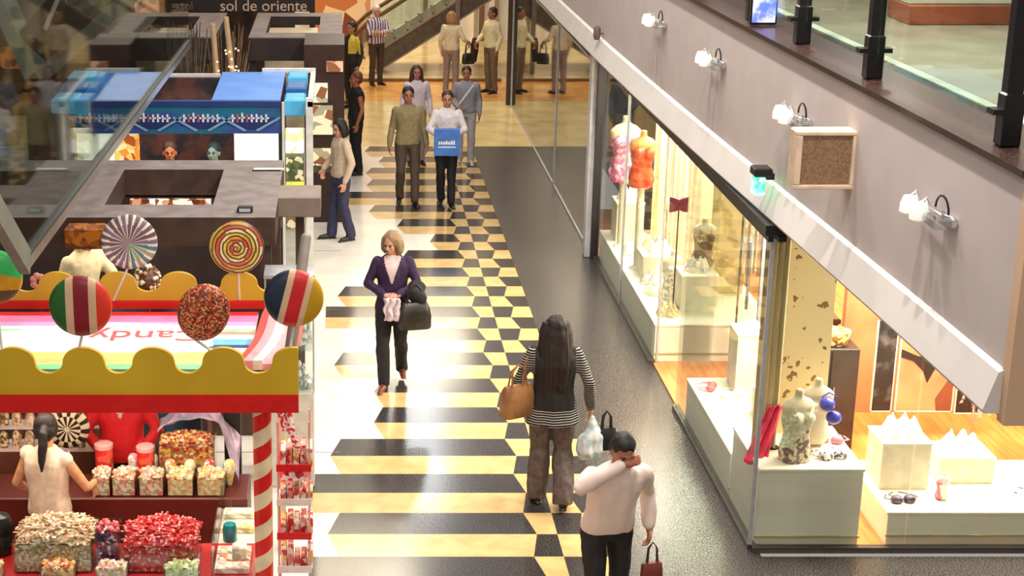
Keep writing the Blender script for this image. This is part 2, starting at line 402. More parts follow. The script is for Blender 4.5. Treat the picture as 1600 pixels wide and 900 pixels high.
# ---- fascia of the upper storey, gently bowed in plan
FX=[(8.38,3.54),(9.5,3.515),(11,3.47),(12.5,3.42),(14.2,3.365),(16,3.32),(18,3.275),(20,3.24),(24,3.21),(30,3.20),(40,3.2),(52,3.2)]
def fx(y):
    for (a,b),(c,d) in zip(FX,FX[1:]):
        if a<=y<=c: return b+(d-b)*(y-a)/(c-a)
    return FX[-1][1] if y>52 else FX[0][1]
plaster=M('plaster_mauve_grey',(190,177,174),.75,c2=(186,173,170),scale=3)
white=M('plaster_white',(214,207,202),.6,c2=(209,202,197),scale=2)
beige=M('plaster_beige',(205,170,140),.7,c2=(198,162,132),scale=2)
def strip(prof,mi=0,mb=None,ys=None):
    ys=ys or [a for a,_ in FX]; mb=mb or MB(); k=len(prof); vs=[]
    for y in ys: vs+=[(fx(y)+dx,y,z) for dx,z in prof]
    fs=[[i*k+j,i*k+j+1,(i+1)*k+j+1,(i+1)*k+j] for i in range(len(ys)-1) for j in range(k-1)]
    fs+=[[i*k+k-1,i*k,(i+1)*k,(i+1)*k+k-1] for i in range(len(ys)-1)]
    n=len(ys)-1; fs+=[list(range(k-1,-1,-1)),[n*k+j for j in range(k)]]
    return mb.add(vs,fs,mi)
w=strip([(0,3.02),(0,4.08),(.30,4.08),(.30,3.02)])
tag(w.build('wall_right',plaster,smooth=True),kind='structure')
w=strip([(.02,3.04),(-.035,3.015),(-.10,2.80),(-.09,2.78),(.30,2.78),(.30,3.04)])
tag(w.build('trim_2',white,smooth=True),kind='structure')
w=MB(); w.box(3.53,9,8.30,8.40,2.74,4.08)
tag(w.build('wall_front',beige),kind='structure')
# slab + shop ceiling
c=MB(); c.box(3.62,9,8.42,60,2.86,3.0); tag(c.build('ceiling',M('shop_ceiling',(240,236,226),.8)),kind='structure')
c=MB(); c.box(3.9,9.0,8.42,60,3.96,4.06); tag(c.build('floor_upper',M('upper_floor',(168,160,142),.2,c2=(150,142,126),scale=2)),kind='structure')
# granite kerb along the upper edge
brown=M('granite_brown',(40,26,24),.3,spec=.25,c2=(74,52,46),scale=60,detail=3)
w=strip([(-.03,4.075),(-.035,4.115),(.42,4.14),(.42,4.075)]); tag(w.build('trim_3',brown,smooth=True),kind='structure')
w=strip([(.42,4.07),(.42,4.15),(.50,4.15),(.50,4.07)]); tag(w.build('trim_4',M('strip_light',(235,228,214),.4)),kind='structure')
# dark channel over the shop windows
met=M('steel_dark',(44,44,46),.35,metal=.6); steel=M('steel_brushed',(170,170,172),.3,metal=.9,c2=(150,150,152),scale=30,stretch=(1,1,.05))
alu=M('aluminium',(200,200,204),.35,metal=.5)
ch=MB(); ch.box(3.26,3.44,12.40,21.3,2.70,2.78); ch.box(3.28,3.32,12.38,21.3,2.655,2.70); ch.box(3.36,3.42,12.38,21.3,2.655,2.70)
tag(ch.build('trim_5',met),kind='structure')
ch=MB(); ch.box(3.42,3.55,21.3,34,2.56,2.79)
for y in (22.5,24.2,26,28,30,32): ch.box(3.30,3.55,y,y+.05,2.6,2.66)
tag(ch.build('trim_6',M('recess_dark',(26,22,22),.6)),kind='structure')
# ---- far glass front with the closed unit behind
gl=glass('window_glass',(240,246,243),.8,.03,.015)
glf=glass('window_glass_far',(170,190,192),1.3,.10,.03)
glv=glass('vitrine_glass',(246,250,248),.5,.01,.01)
glu=glass('upper_glass',(232,242,236),.45,.03,.02)
for i,(y0,y1) in enumerate(((21.75,25.6),(25.68,32.5))):
    r=thing('window_%d'%(i+1),None,None,(0,0,0)); tag(r,kind='structure')
    g=MB(); g.box(3.33,3.345,y0,y1,.03,2.55); g.build('pane',glf,r)
    g=MB(); g.box(3.31,3.37,y0,y1,2.53,2.57); g.box(3.32,3.36,y0,y1,0,.035); g.box(3.315,3.355,y1-.02,y1+.05,0,2.55); g.build('window_frame',alu,r)
b=MB(); b.box(4.3,4.4,21.8,33,0,2.7); tag(b.build('wall_unit',M('unit_wall',(126,136,132),.5,c2=(104,114,110),scale=2)),kind='structure')
p=MB(); p.box(3.23,3.41,21.42,21.62,0,2.74,bev=.01); tag(p.build('trim_7',M('pillar_grey',(206,204,206),.45)),kind='structure')
p=MB(); p.box(3.30,3.40,21.32,21.40,0,2.70); tag(p.build('trim_8',M('gap_dark',(34,32,34),.5)),kind='structure')
# post and wall at the far end
p=MB(); p.box(3.24,3.33,32.6,32.7,0,4.0); tag(p.build('trim_9',M('post_brown',(70,52,40),.5)),kind='structure')
# ---- shop room
wood=M('floor_wood',(226,140,72),.3,c2=(204,118,56),scale=3,stretch=(6,.6,1))
f=MB(); f.box(3.38,9,12.5,24,.0,.02); tag(f.build('floor_shop',wood),kind='structure')
shopw=M('shop_wall',(238,224,190),.7,c2=(228,212,174),scale=4)
f=MB(); f.box(6.3,6.4,16.9,24,.0,2.86); tag(f.build('wall_shop_back',shopw),kind='structure')
f=MB(); f.box(4.4,6.3,21.5,21.6,.02,2.86); tag(f.build('wall_shop_end',shopw),kind='structure')
f=MB(); f.box(4.95,9.0,15.6,15.7,.02,2.86); tag(f.build('wall_shop_side',M('shop_orange',(206,132,84),.7,c2=(190,116,72),scale=3)),kind='structure')
k=MB(); k.box(3.33,3.40,17.1,21.3,0,.05); k.box(3.33,3.40,12.5,15.75,0,.05); k.box(3.36,9,12.43,12.50,0,.05)
tag(k.build('baseboard_right',M('kerb_steel',(90,84,76),.3,metal=.4)),kind='structure')
# windows of the shop: side panes, front panes
def win(n,boxes,frames):
    r=thing('window_%d'%n,None,None); tag(r,kind='structure')
    for b_ in boxes: g=MB(); g.box(*b_); g.build('pane',glv,r)
    for b_ in frames: g=MB(); g.box(*b_); g.build('window_frame',alu,r)
win(3,[(3.345,3.355,17.1,19.2,.05,2.66),(3.345,3.355,19.22,21.3,.05,2.66)],[(3.335,3.365,19.2,19.22,.05,2.66)])
win(4,[(3.345,3.355,12.52,14.1,.05,2.66),(3.345,3.355,14.12,15.7,.05,2.66)],[(3.335,3.365,12.49,12.52,.05,2.66)])
win(5,[(3.37,4.6,12.47,12.48,.05,2.78),(4.62,5.9,12.47,12.48,.05,2.78),(5.92,7.4,12.47,12.48,.05,2.78)],[(5.9,5.915,12.46,12.485,.05,2.78)])
win(6,[(3.42,4.0,17.08,17.09,.05,2.6)],[(3.40,3.42,17.07,17.1,.05,2.6)])
# glass door standing open in the shop entrance
d=thing('door_1',None,None); tag(d,kind='structure')
g=MB(); g.box(3.45,4.2,15.98,15.99,.03,2.5); g.build('pane',glv,d)
g=MB(); g.tube([(4.05,15.93,1.0),(4.05,15.93,1.7)],.016); g.tube([(4.05,15.98,1.05),(4.05,15.93,1.05)],.01); g.tube([(4.05,15.98,1.65),(4.05,15.93,1.65)],.01); g.build('door_handle',steel,d,True)
g=MB(); g.box(4.18,4.23,15.96,16.01,.02,2.6); g.build('door_frame',alu,d)
# ---- upper storey behind the balustrade
def ushop():
    a=M('upper_red_brown',(120,62,44),.5,c2=(88,44,34),scale=1.5); 
    w=MB(); w.box(6.6,6.7,8.5,13.4,4.06,6.6); tag(w.build('wall_upper_near',M('upper_pale',(176,168,150),.4,c2=(140,134,120),scale=.8)),kind='structure')
    w=MB(); w.box(6.6,6.7,13.4,40,4.06,6.6); tag(w.build('wall_upper_far',M('upper_dark',(70,58,54),.4,c2=(44,36,34),scale=.9)),kind='structure')
    for i,(y0,y1,z0,z1) in enumerate(((8.5,11.3,5.35,5.75),)):
        w=MB(); w.box(6.5,6.6,y0,y1,z0,z1); tag(w.build('trim_%d'%(10+i),a),kind='structure')
    for i,y in enumerate((10.5,12.6,16.0)):
        w=MB(); w.lathe([(.11,0),(.11,.08),(.075,.10),(.075,2.4),(.11,2.5)],(5.4 if i else 4.3,y,4.06)); tag(w.build('column',M('column_cream',(236,232,206),.5),smooth=True),('cream round column on the upper floor behind the railing, %s'%('nearest the right edge' if i==0 else 'second from the right edge' if i==1 else 'farthest from the right edge')),'column',group='upper floor columns')
ushop()
for (x0,x1,y0,y1,h,c,c2,l) in ((4.85,6.45,14.3,14.9,.17,(150,72,44),(120,56,36),'low red-brown plinth on the upper floor behind the railing'),(4.6,6.45,16.6,17.2,.5,(92,40,34),(50,28,26),'dark red-brown counter deep on the upper floor behind the railing')):
    r=thing('upper_counter',l,'counter',((x0+x1)/2,(y0+y1)/2,4.06)); w_,d_=(x1-x0)/2,(y1-y0)/2
    g=MB(); g.box(-w_,w_,-d_,d_,0,h,bev=.01); g.build('body',M('uc_%d'%int(h*100),c,.4,c2=c2,scale=2),r)
    g=MB(); g.box(-w_,w_,-d_+.05,d_,h,h+.9,bev=.01); g.build('back_panel',M('ucp_%d'%int(h*100),(196,192,176) if h<.3 else (96,90,84),.4,scale=2),r)
# balustrade: posts and glass, one thing
bl=thing('balustrade','dark post and glass balustrade along the upper floor edge','railing')
posts=[(4.13*.8696+.02,8.98),(4.33*.8696,11.2),(4.24*.8696-.03,12.8),(3.60,14.2),(3.56,16.2),(3.5,18.6),(3.46,21.5),(3.46,25)]
pm=M('post_black',(26,23,24),.3,metal=.3)
for i,(x,y) in enumerate(posts):
    x=fx(y)+.12
    g=MB(); g.box(x-.045,x+.045,y-.045,y+.045,4.2,5.3,bev=.01); g.box(x-.055,x+.055,y-.055,y+.055,4.12,4.42,bev=.012); g.box(x-.11,x+.11,y-.05,y+.05,4.30,4.33); 
    g.build('post',pm,bl)
    if i<len(posts)-1:
        x2,y2=fx(posts[i+1][1])+.12,posts[i+1][1]
        g=MB(); g.add([(x,y+.07,4.24),(x2,y2-.07,4.24),(x2,y2-.07,5.15),(x,y+.07,5.15),(x+.012,y+.07,4.24),(x2+.012,y2-.07,4.24),(x2+.012,y2-.07,5.15),(x+.012,y+.07,5.15)],[[0,1,2,3],[7,6,5,4],[0,4,5,1],[3,2,6,7],[1,5,6,2],[4,0,3,7]]); g.build('glass_panel',glu,bl)
g=MB(); g.tube([(fx(y)+.12,y,5.33) for _,y in posts],.04); g.build('handrail',pm,bl,True)
# screen
sx=at(1172,20,z=4.45); s=thing('screen','small blue lit screen standing behind the upper railing','screen',(3.47,13.8,4.135))
g=MB(); g.box(-.11,.11,-.03,.03,.0,.42,bev=.01); g.build('case',pm,s)
g=MB(); g.box(-.095,.095,-.036,-.03,.02,.40); g.build('display',M('screen_blue',(90,110,240),.3,emit=.9,c2=(200,205,255),scale=9,detail=5),s)
# wall lamps
chrome=M('chrome',(225,225,228),.12,metal=1); lampw=M('lamp_glass',(255,250,240),.2,emit=.25,c2=(240,235,225))
def wall_lamp():
    r=thing('wall_lamp','x','lamp',group='spotlights on the facade')
    g=MB(); g.tube([(-.02,.22,.02),(-.02,-.20,.02)],.010); g.box(-.0,.03,-.30,-.10,-.03,.03,bev=.008); g.tube([(-.02,-.16,.02),(.03,-.16,0)],.012); g.build('bracket',chrome,r,True)
    for y in (.20,.02):
        g=MB(); g.lathe([(.012,.05),(.040,.045),(.055,.0),(.058,-.05),(.045,-.06),(.01,-.055)],(-.08,y,0),seg=18); g.build('shade',lampw,r,True)
        g=MB(); g.tube([(-.02,y,.02),(-.05,y,.075),(-.08,y,.045)],.008); g.build('arm',chrome,r,True)
    g=MB(); g.tube([(0+.0,-.12+.11*math.cos(a),.03+.09*math.sin(a)) for a in [PI*i/8 for i in range(9)]],.007,seg=6); g.build('cable',pm,r,True)
    g=MB(); g.box(-.09,-.01,-.26,-.06,-.05,.01,bev=.01); g.build('ballast',glass('lamp_clear',(235,238,240),1,.15,.05),r)
    return r
wl=wall_lamp(); lam=[((1452,330),'nearest, at the right end of the fascia'),((1240,182),'left of the square speaker box'),((1112,94),'third from the right end'),((1024,33),'fourth from the right end'),((955,-20),'cut')]
for i,((x,y),l) in enumerate(lam[:4]):
    X=3.4
    for _ in range(4): p=at(x,y,X=X-.06); X=fx(p.y)
    lab='twin-headed chrome wall lamp on the fascia, '+l
    if i==0: wl.location=(X-.03,p.y,p.z); wl['label']=lab; 
    else: dup(wl,(X-.03,p.y,p.z),0,lab)
# speaker box
p=at(1318,250,X=3.40); sp=thing('speaker_box','square beige grille speaker box on the grey fascia','speaker',(fx(p.y),p.y,p.z))
g=MB(); g.box(-.16,.0,-.22,.22,-.24,.24,bev=.015); g.build('case',M('speaker_case',(222,196,168),.5),sp,rz=0)
g=MB(); g.box(-.19,.19,-.012,.0,-.19,.19); 
o=g.build('grille',M('speaker_grille',(150,116,86),.8,c2=(120,92,68),scale=80),sp); 
sp.rotation_euler.z=0
# the box is turned to face down the mall towards the viewer
for c_ in list(sp.children): bpy.data.objects.remove(c_)
g=MB(); g.box(-.21,.21,-.0,.16,-.20,.20,bev=.012); g.build('case',MATS['speaker_case'],sp)
for (a,b_,c_,d_) in ((-.21,.21,.17,.20),(-.21,.21,-.20,-.17),(-.21,-.17,-.17,.17),(.17,.21,-.17,.17)):
    g=MB(); g.box(a,b_,-.025,0,c_,d_,bev=.006); g.build('frame',MATS['speaker_case'],sp)
g=MB(); g.box(-.17,.17,-.008,.002,-.17,.17); g.build('grille',MATS['speaker_grille'],sp)
sp.location.x-=.19
# green lamp
p=at(1184,280,X=3.25); e=thing('exit_light','small green glowing lamp in black housing on the white band','light',(fx(p.y)-.16,p.y,p.z))
g=MB(); g.box(-.05,.09,-.08,.08,.03,.10,bev=.01); g.box(.02,.12,-.03,.03,.0,.05); g.build('housing',pm,e)
g=MB(); g.box(-.04,.045,-.065,.065,-.12,.03,bev=.012); g.build('lamp',M('green_glow',(60,235,150),.3,emit=1.6,c2=(170,255,215),scale=14),e)
# small fittings on the fascia far end
p=at(931,52,X=3.14); g=MB(); g.lathe([(.03,-.08),(.045,-.04),(.045,.06),(.02,.09)],(fx(p.y)-.08,p.y,p.z),seg=12); g.tube([(fx(p.y)-.08,p.y,p.z),(fx(p.y)+.02,p.y,p.z)],.012)
tag(g.build('sensor',M('sensor_grey',(110,84,74),.5),smooth=True),'tiny brown fitting on the white band near the far end','fitting')
# ================================================================ CANDY STALL
SY=10.17; BY=12.56
gold=M('sign_gold',(208,168,28),.45,c2=(200,158,24),scale=2); red=M('sign_red',(204,30,22),.4,c2=(196,24,18),scale=2)
redl=M('stripe_red',(216,32,26),.3,c2=(208,26,22)); creaml=M('stripe_cream',(232,208,170),.35)
stall=thing('candy_stall','candy stall with gold scalloped sign boards on red bands and striped canopy','stall')
def scallop(y,x0,x1,zb,zr,zv,zp,first,pitch,name):
    pts=[(x0,zr),(x1,zr)]; n=420
    top=[]
    for i in range(n+1):
        x=x1+(x0-x1)*i/n; ph=((x-first)/pitch+.5)%1-.5
        q=abs(ph)*pitch
        hp_=pitch/2; k_=.60*hp_
        w=.42+.58*math.sqrt(max(0,1-(q/k_)**2)) if q<k_ else .42*(1-math.sqrt(max(0,1-((hp_-q)/(hp_-k_))**2)))
        top.append((x,zv+(zp-zv)*w))
    g=MB(); g.prism([(x0,zr)]+[(x1,zr)]+top,(0,y,0),(1,0,0),(0,0,1),(0,1,0),.035); a=g.build(name,gold,stall)
    g=MB(); g.box(x0,x1,y-.006,y+.04,zb,zr); g.build('red_band',redl,a)
scallop(SY,-3.3,-.285,2.10,2.225,2.37,2.545,-.32,.452,'front_sign')
scallop(BY,-3.3,-.42,2.06,2.13,2.20,2.36,-.335,.478,'back_sign')
# canopy
cols=[('canopy_red',(214,40,44),.30),('canopy_pink',(238,130,180),.5),('canopy_lilac',(222,170,226),.3),('canopy_white',(246,246,240),.25),('canopy_mint',(176,232,190),.2),('canopy_salmon',(244,160,130),.22),('canopy_ice',(214,242,250),.35),('canopy_sky',(120,200,240),.4),('canopy_navy',(50,80,130),.22),('canopy_cream',(250,246,214),.3),('canopy_yellow',(246,226,120),.5),('canopy_straw',(244,208,130),.3),('canopy_leaf',(140,230,150),.35),('canopy_green',(30,80,50),.2)]
tot=sum(c[2] for c in cols); y=12.46; y1=11.05; X0,X1=-3.3,-.66
canopy=None
g=MB(); g.box(X0,X1,y1,y,2.03,2.06); canopy=g.build('canopy',M('canopy_board',(240,240,236),.5),stall)
for n_,c_,w_ in cols:
    d=(y-y1 if False else 1.41)*w_/tot
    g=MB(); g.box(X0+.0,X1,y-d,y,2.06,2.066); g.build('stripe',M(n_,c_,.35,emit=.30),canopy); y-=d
# white swoosh with the lettering
g=MB(); pts=[(-3.3,11.52),(-2.3,11.48),(-1.2,11.46),(-.95,11.62),(-.98,11.86),(-1.25,12.12),(-1.75,12.18),(-2.1,12.15),(-2.4,12.0),(-3.3,11.78)]
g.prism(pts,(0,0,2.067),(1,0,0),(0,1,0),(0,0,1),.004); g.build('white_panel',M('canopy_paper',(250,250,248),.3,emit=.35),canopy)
text('lettering','Candy',.34,M('letter_red',(226,110,110),.4),(-1.46,11.86,2.073),(0,0,PI),canopy,ext=.002)
g=MB(); g.box(-3.3,-.66,10.75,11.05,1.98,2.0); g.build('inner_ledge',M('ledge_red',(190,60,56),.5),stall)
# pole
def swirl_pole(name,x,y,z0,z1,r,parent):
    g=MB(); seg=28; pitch=.225; n0=-2; n=int((z1-z0)/(pitch/2))+3
    for i in range(n0,n):
        for k in range(seg):
            q=[]
            for (ii,kk) in ((i,k),(i,k+1),(i+1,k+1),(i+1,k)):
                a=2*PI*kk/seg; z=min(z1,max(z0,z0+ii*pitch/2+pitch*kk/seg)); q.append((x+r*math.cos(a),y+r*math.sin(a),z))
            if q[3][2]-q[0][2]<1e-6 and q[2][2]-q[1][2]<1e-6: continue
            g.add(q,[[0,1,2,3]],i%2)
    for z in (z0,z1): g.add([(x+r*math.cos(2*PI*k/seg),y+r*math.sin(2*PI*k/seg),z) for k in range(seg)],[list(range(seg))],0)
    return g.build(name,[redl,creaml],parent,smooth=True)
swirl_pole('pole',-.53,10.26,0,2.12,.062,stall); swirl_pole('pole',-3.2,10.26,0,2.12,.062,stall)
for x_ in (-.50,-3.2): g=MB(); g.box(x_,x_+.04,12.48,12.54,0,2.1); g.build('rear_post',creaml,stall)
# pink twisted cane board beside the canopy
g=MB(); n=24; k3=[M('cane_red',(226,60,60),.35),M('cane_pink',(250,170,180),.35),M('cane_white',(250,236,228),.35),M('cane_orange',(232,84,60),.35)]
def cane(i,t):
    y=10.35+2.0*t; z=2.33-.20*t+.0*t; x=-.62+.17*t+.03*math.sin(t*5); return V((x+.065*i-.10,y,z))
for b_ in range(5):
    for i in range(n):
        t0,t1=i/n,(i+1)/n; a0,a1,c0,c1=cane(b_,t0),cane(b_,t1),cane(b_+1,t0),cane(b_+1,t1); e=V((0,0,.04+.03*math.sin(b_)))
        g.add([a0,c0,c1,a1,a0+e,c0+e,c1+e,a1+e],[[0,1,2,3],[7,6,5,4],[0,4,5,1],[1,5,6,2],[2,6,7,3],[3,7,4,0]],(0,1,2,1,3)[b_])
g.build('candy_cane_board',k3,stall)
# counters
wht=M('counter_white',(236,226,212),.3); redc=M('counter_red',(190,30,34),.4)
g=MB(); g.box(-3.2,-.62,10.34,10.95,0,.80,bev=.01); tag(g.build('front_counter',redc),'long red counter across the front of the candy stall','counter')
g=MB(); g.box(-3.2,-.72,11.62,12.1,0,.85,bev=.01); tag(g.build('rear_counter',M('counter_brown',(96,30,22),.4)),'dark red-brown counter at the rear of the candy stall','counter')
cl_=glass('candy_glass',(244,248,246),.6,.03,.02)
g=MB(); g.box(-.90,-.62,10.97,11.60,0,.78,bev=.01); tag(g.build('side_counter',wht),'narrow white counter running back beside the striped pole','counter')
# ---- lollipops standing on the sign boards
stick=M('stick_white',(230,215,200),.5)
def lolly(label,c,r,sectors,foot,tilt=0,sx=1,yaw=0,spiral=None,mat2=None,t=.045):
    """disc of pull sugar facing the mall, centre c; sectors: list of (material) painted by function"""
    root=thing('giant_lollipop',label,'lollipop',c,0)
    g=MB(); seg=110; rg=34
    ca,sa=math.cos(tilt),math.sin(tilt)
    mats,fn=sectors
    def P(u,v,y): # u across, v up
        u2,v2=u*ca-v*sa,u*sa+v*ca; return V((u2,y,v2))
    for side in (-1,1):
        base=len(g.v); g.v.append(tuple(P(0,0,side*t)))
        for i in range(1,rg+1):
            q=i/rg; dy=side*t*math.sqrt(max(0,1-q**4))
            for k in range(seg):
                a=2*PI*k/seg; g.v.append(tuple(P(r*sx*q*math.cos(a),r*q*math.sin(a),dy)))
        for k in range(seg):
            kk=(k+1)%seg; g.f.append([base,base+1+k,base+1+kk]); g.m.append(fn(r*sx*.02*math.cos(2*PI*(k+.5)/seg),r*.02*math.sin(2*PI*(k+.5)/seg),r))
        for i in range(rg-1):
            q=(i+1.5)/rg
            for k in range(seg):
                kk=(k+1)%seg; a=2*PI*(k+.5)/seg
                g.f.append([base+1+i*seg+k,base+1+i*seg+kk,base+1+(i+1)*seg+kk,base+1+(i+1)*seg+k]); g.m.append(fn(r*q*math.cos(a),r*q*math.sin(a),r))
    g.build('disc',mats,root,smooth='all')
    f=V(foot)-V(c); top=P(0,-r*.98,0)
    g=MB(); g.tube([top,f],.009,seg=8); g.build('stick',stick,root,True)
    return root
mg=M('lolly_green',(40,96,36),.3); mr=M('lolly_maroon',(134,22,36),.3); mo=M('lolly_red_orange',(216,52,28),.3); mt=M('lolly_tan',(218,178,140),.35); mn=M('lolly_navy',(30,44,60),.3); mrr=M('lolly_red',(206,34,36),.3); mgo=M('lolly_gold',(190,144,20),.3)
def bandmat(name,cols,th,r,skew=0,tilt=0):
    m=bpy.data.materials.new(name); m.use_nodes=True; nt=m.node_tree; b=nt.nodes['Principled BSDF']; L=nt.links.new
    tc=nt.nodes.new('ShaderNodeTexCoord'); dt=nt.nodes.new('ShaderNodeVectorMath'); dt.operation='DOT_PRODUCT'; dt.inputs[1].default_value=(.5/r,0,-skew*.5/r)
    ad=nt.nodes.new('ShaderNodeMath'); ad.inputs[1].default_value=.5; rp=nt.nodes.new('ShaderNodeValToRGB'); rp.color_ramp.interpolation='CONSTANT'
    e=rp.color_ramp.elements; e[0].position=0; e[0].color=lin(cols[0])+(1,); e[1].position=th[0]*.5+.5; e[1].color=lin(cols[1])+(1,)
    for t,c in zip(th[1:],cols[2:]): q=e.new(t*.5+.5); q.color=lin(c)+(1,)
    L(tc.outputs['Object'],dt.inputs[0]); L(dt.outputs['Value'],ad.inputs[0]); L(ad.outputs[0],rp.inputs['Fac']); L(rp.outputs['Color'],b.inputs['Base Color']); b.inputs['Roughness'].default_value=.35
    return m
one=lambda x,y,r:0
SZ=lambda px,py,Y: at(px,py,Y=Y)
lolly('round lollipop banded green, maroon and orange-red, leftmost of the front row',SZ(126,478,SY+.02),.203,([bandmat('bands_green',[(40,96,36),(218,178,140),(134,22,36),(214,172,134),(216,52,28)],(-.45,-.2,.28,.52),.203)],one),SZ(122,552,SY+.02))
lolly('oval lollipop densely speckled red and brown, above the middle scallop',SZ(318,488,SY+.02),.195,([multi('lolly_speckle',[(170,40,28),(226,120,70),(90,30,20),(214,170,110),(196,60,36),(120,80,50)],95)],lambda x,y,r:0),SZ(336,552,SY+.02),tilt=-.35,sx=.86)
lolly('round lollipop banded navy, red and gold at the right corner of the stall',SZ(459,466,SY+.02),.192,([bandmat('bands_navy',[(30,44,60),(218,178,140),(206,34,36),(218,178,140),(190,144,20)],(-.38,-.16,.30,.5),.192,.25)],one),SZ(452,552,SY+.02))
def spokes(x,y,r):
    a=(math.atan2(y,x)/(2*PI)*22+.15*math.hypot(x,y)/r)%1; k=int((math.atan2(y,x)/(2*PI)+1)*22)%22
    if a<.30: return 0
    if y<0 and x>0: return 1 if k%2 else 2
    return 3 if k%3 else 4
lolly('pale lollipop with thin white spokes on grey-mauve, back row left',SZ(202,378,BY),.222,([M('spoke_white',(228,220,200),.3),M('spoke_teal',(70,120,130),.3),M('spoke_sage',(150,150,110),.3),M('spoke_mauve',(112,84,92),.3),M('spoke_plum',(128,104,134),.3)],spokes),SZ(177,470,BY),tilt=-.1)
def rings(x,y,r):
    q=math.hypot(x,y)/r; a=math.atan2(y,x)/(2*PI); u=(q*7.5-a)%1; k=int(q*7.5-a+2)
    if u<.45: return 0 if k%2 else 1
    return 2+(k+int((a+1)*6))%4
lolly('spiral lollipop of yellow, brown and red rings, back row right',SZ(370,386,BY),.215,([M('ring_dark',(70,56,40),.3),M('ring_brown',(96,78,40),.3),M('ring_yellow',(214,196,80),.3),M('ring_cream',(232,214,160),.3),M('ring_red',(214,80,56),.3),M('ring_orange',(222,150,60),.3)],rings),SZ(374,468,BY),tilt=.05)
lolly('green and orange lollipop cut by the left edge of the photo',SZ(-8,432,SY+.1),.18,([M('lolly_bright_green',(70,220,110),.3),M('lolly_orange',(246,170,40),.3),M('lolly_brown',(120,84,60),.3)],lambda x,y,r: 0 if y>.25*r-.3*x else (1 if y>-.45*r else 2)),SZ(5,560,SY+.02))
# ---- goods on the counters
def tub(label,x,y,z,w,d,h,mat,top=None,kind='tub',heap=.08,n=60,stickc=None):
    r=thing('candy_tub',label,'candy tub',(x,y,z))
    g=MB(); t=.008
    g.box(-w/2,w/2,-d/2,d/2,0,t); g.box(-w/2,w/2,-d/2,-d/2+t,t,h); g.box(-w/2,w/2,d/2-t,d/2,t,h); g.box(-w/2,-w/2+t,-d/2,d/2,t,h); g.box(w/2-t,w/2,-d/2,d/2,t,h)
    g.build('container',cl_,r)
    g=MB(); nx,ny=16,12; random.seed(int(x*100)+7)
    def hz(u,v): return h*.86+heap*math.sin(PI*u)**.6*math.sin(PI*v)**.6+random.uniform(-.012,.016)
    top_=[[V((-w/2+.012+(w-.024)*i/nx,-d/2+.012+(d-.024)*j_/ny,hz(i/nx,j_/ny))) for i in range(nx+1)] for j_ in range(ny+1)]
    vs=[p for rw in top_ for p in rw]; fs=[[j_*(nx+1)+i,j_*(nx+1)+i+1,(j_+1)*(nx+1)+i+1,(j_+1)*(nx+1)+i] for j_ in range(ny) for i in range(nx)]
    g.add(vs,fs); g.box(-w/2+.012,w/2-.012,-d/2+.012,d/2-.012,.01,h*.86)
    for _ in range(n):
        px,py=random.uniform(-.46,.46)*w,random.uniform(-.44,.44)*d; pz=h*.9+heap*math.sin(PI*(px/w+.5))**.6*math.sin(PI*(py/d+.5))**.6
        if stickc: a=random.uniform(0,2*PI); dx,dy=.05*math.cos(a),.03*math.sin(a); g.tube([(px-dx,py-dy,pz),(px+dx,py+dy,pz+random.uniform(0,.03))],random.choice((.006,.009)),seg=6,mi=1)
        else: g.ball((px,py,pz),random.uniform(.010,.020),mi=1,seg=7,rings=5)
    tag(g.build('candies',[mat,top or mat],r),kind='stuff')
    return r
cz=.80
mx=multi('sweets_pale',[(240,214,180),(206,150,110),(250,236,214),(150,110,80),(220,180,140),(170,160,110)],60)
rdm=multi('sweets_red',[(200,20,30),(232,60,60),(160,10,20),(250,180,170),(214,26,34)],60)
pkm=multi('sweets_pink',[(246,190,180),(250,226,206),(236,140,130),(250,240,224),(214,170,140),(180,190,130)],48)
crm=multi('sweets_cream',[(250,236,196),(244,214,150),(252,246,226),(230,190,130),(246,176,120)],48)
wrapm=multi('sweets_wrapped',[(226,150,90),(250,220,180),(190,60,40),(240,190,90),(160,110,70)],40)
prm=multi('sweets_purple',[(70,40,80),(120,60,110),(250,220,220),(40,26,50),(190,60,110)],48)
tub('wide clear tub heaped with pale wrapped candy sticks in front of the seated seller',-2.0,10.66,cz,.54,.40,.24,mx,mx,heap=.11,n=190,stickc=1)
tub('wide clear tub heaped with bright red candies on the front counter',-1.26,10.66,cz,.52,.40,.22,rdm,rdm,heap=.11,n=190,stickc=1)
tub('narrow red-lidded jar of purple and white sweets between two wide tubs',-1.63,10.62,cz,.16,.2,.30,prm,multi('lid_red',[(226,60,60),(250,130,120)],20),heap=.04,n=24)
for i,(a,b_,l,mm) in enumerate(((-2.42,.18,'small tub of yellow and orange sweets at the far left of the front row',crm),(-1.95,.24,'low clear tub of orange round sweets below the pale candy sticks',wrapm),(-1.58,.22,'low tub of pink and red sweets in the front row, left of the dark gap',pkm),(-1.1,.24,'low tub of pale green sweets in the front row under the red candies',multi('sweets_green',[(200,214,150),(240,236,210),(160,180,110)],50)))):
    tub(l,a,10.40,.72 if False else cz,b_,.14,.10,mm,heap=.03,n=20)
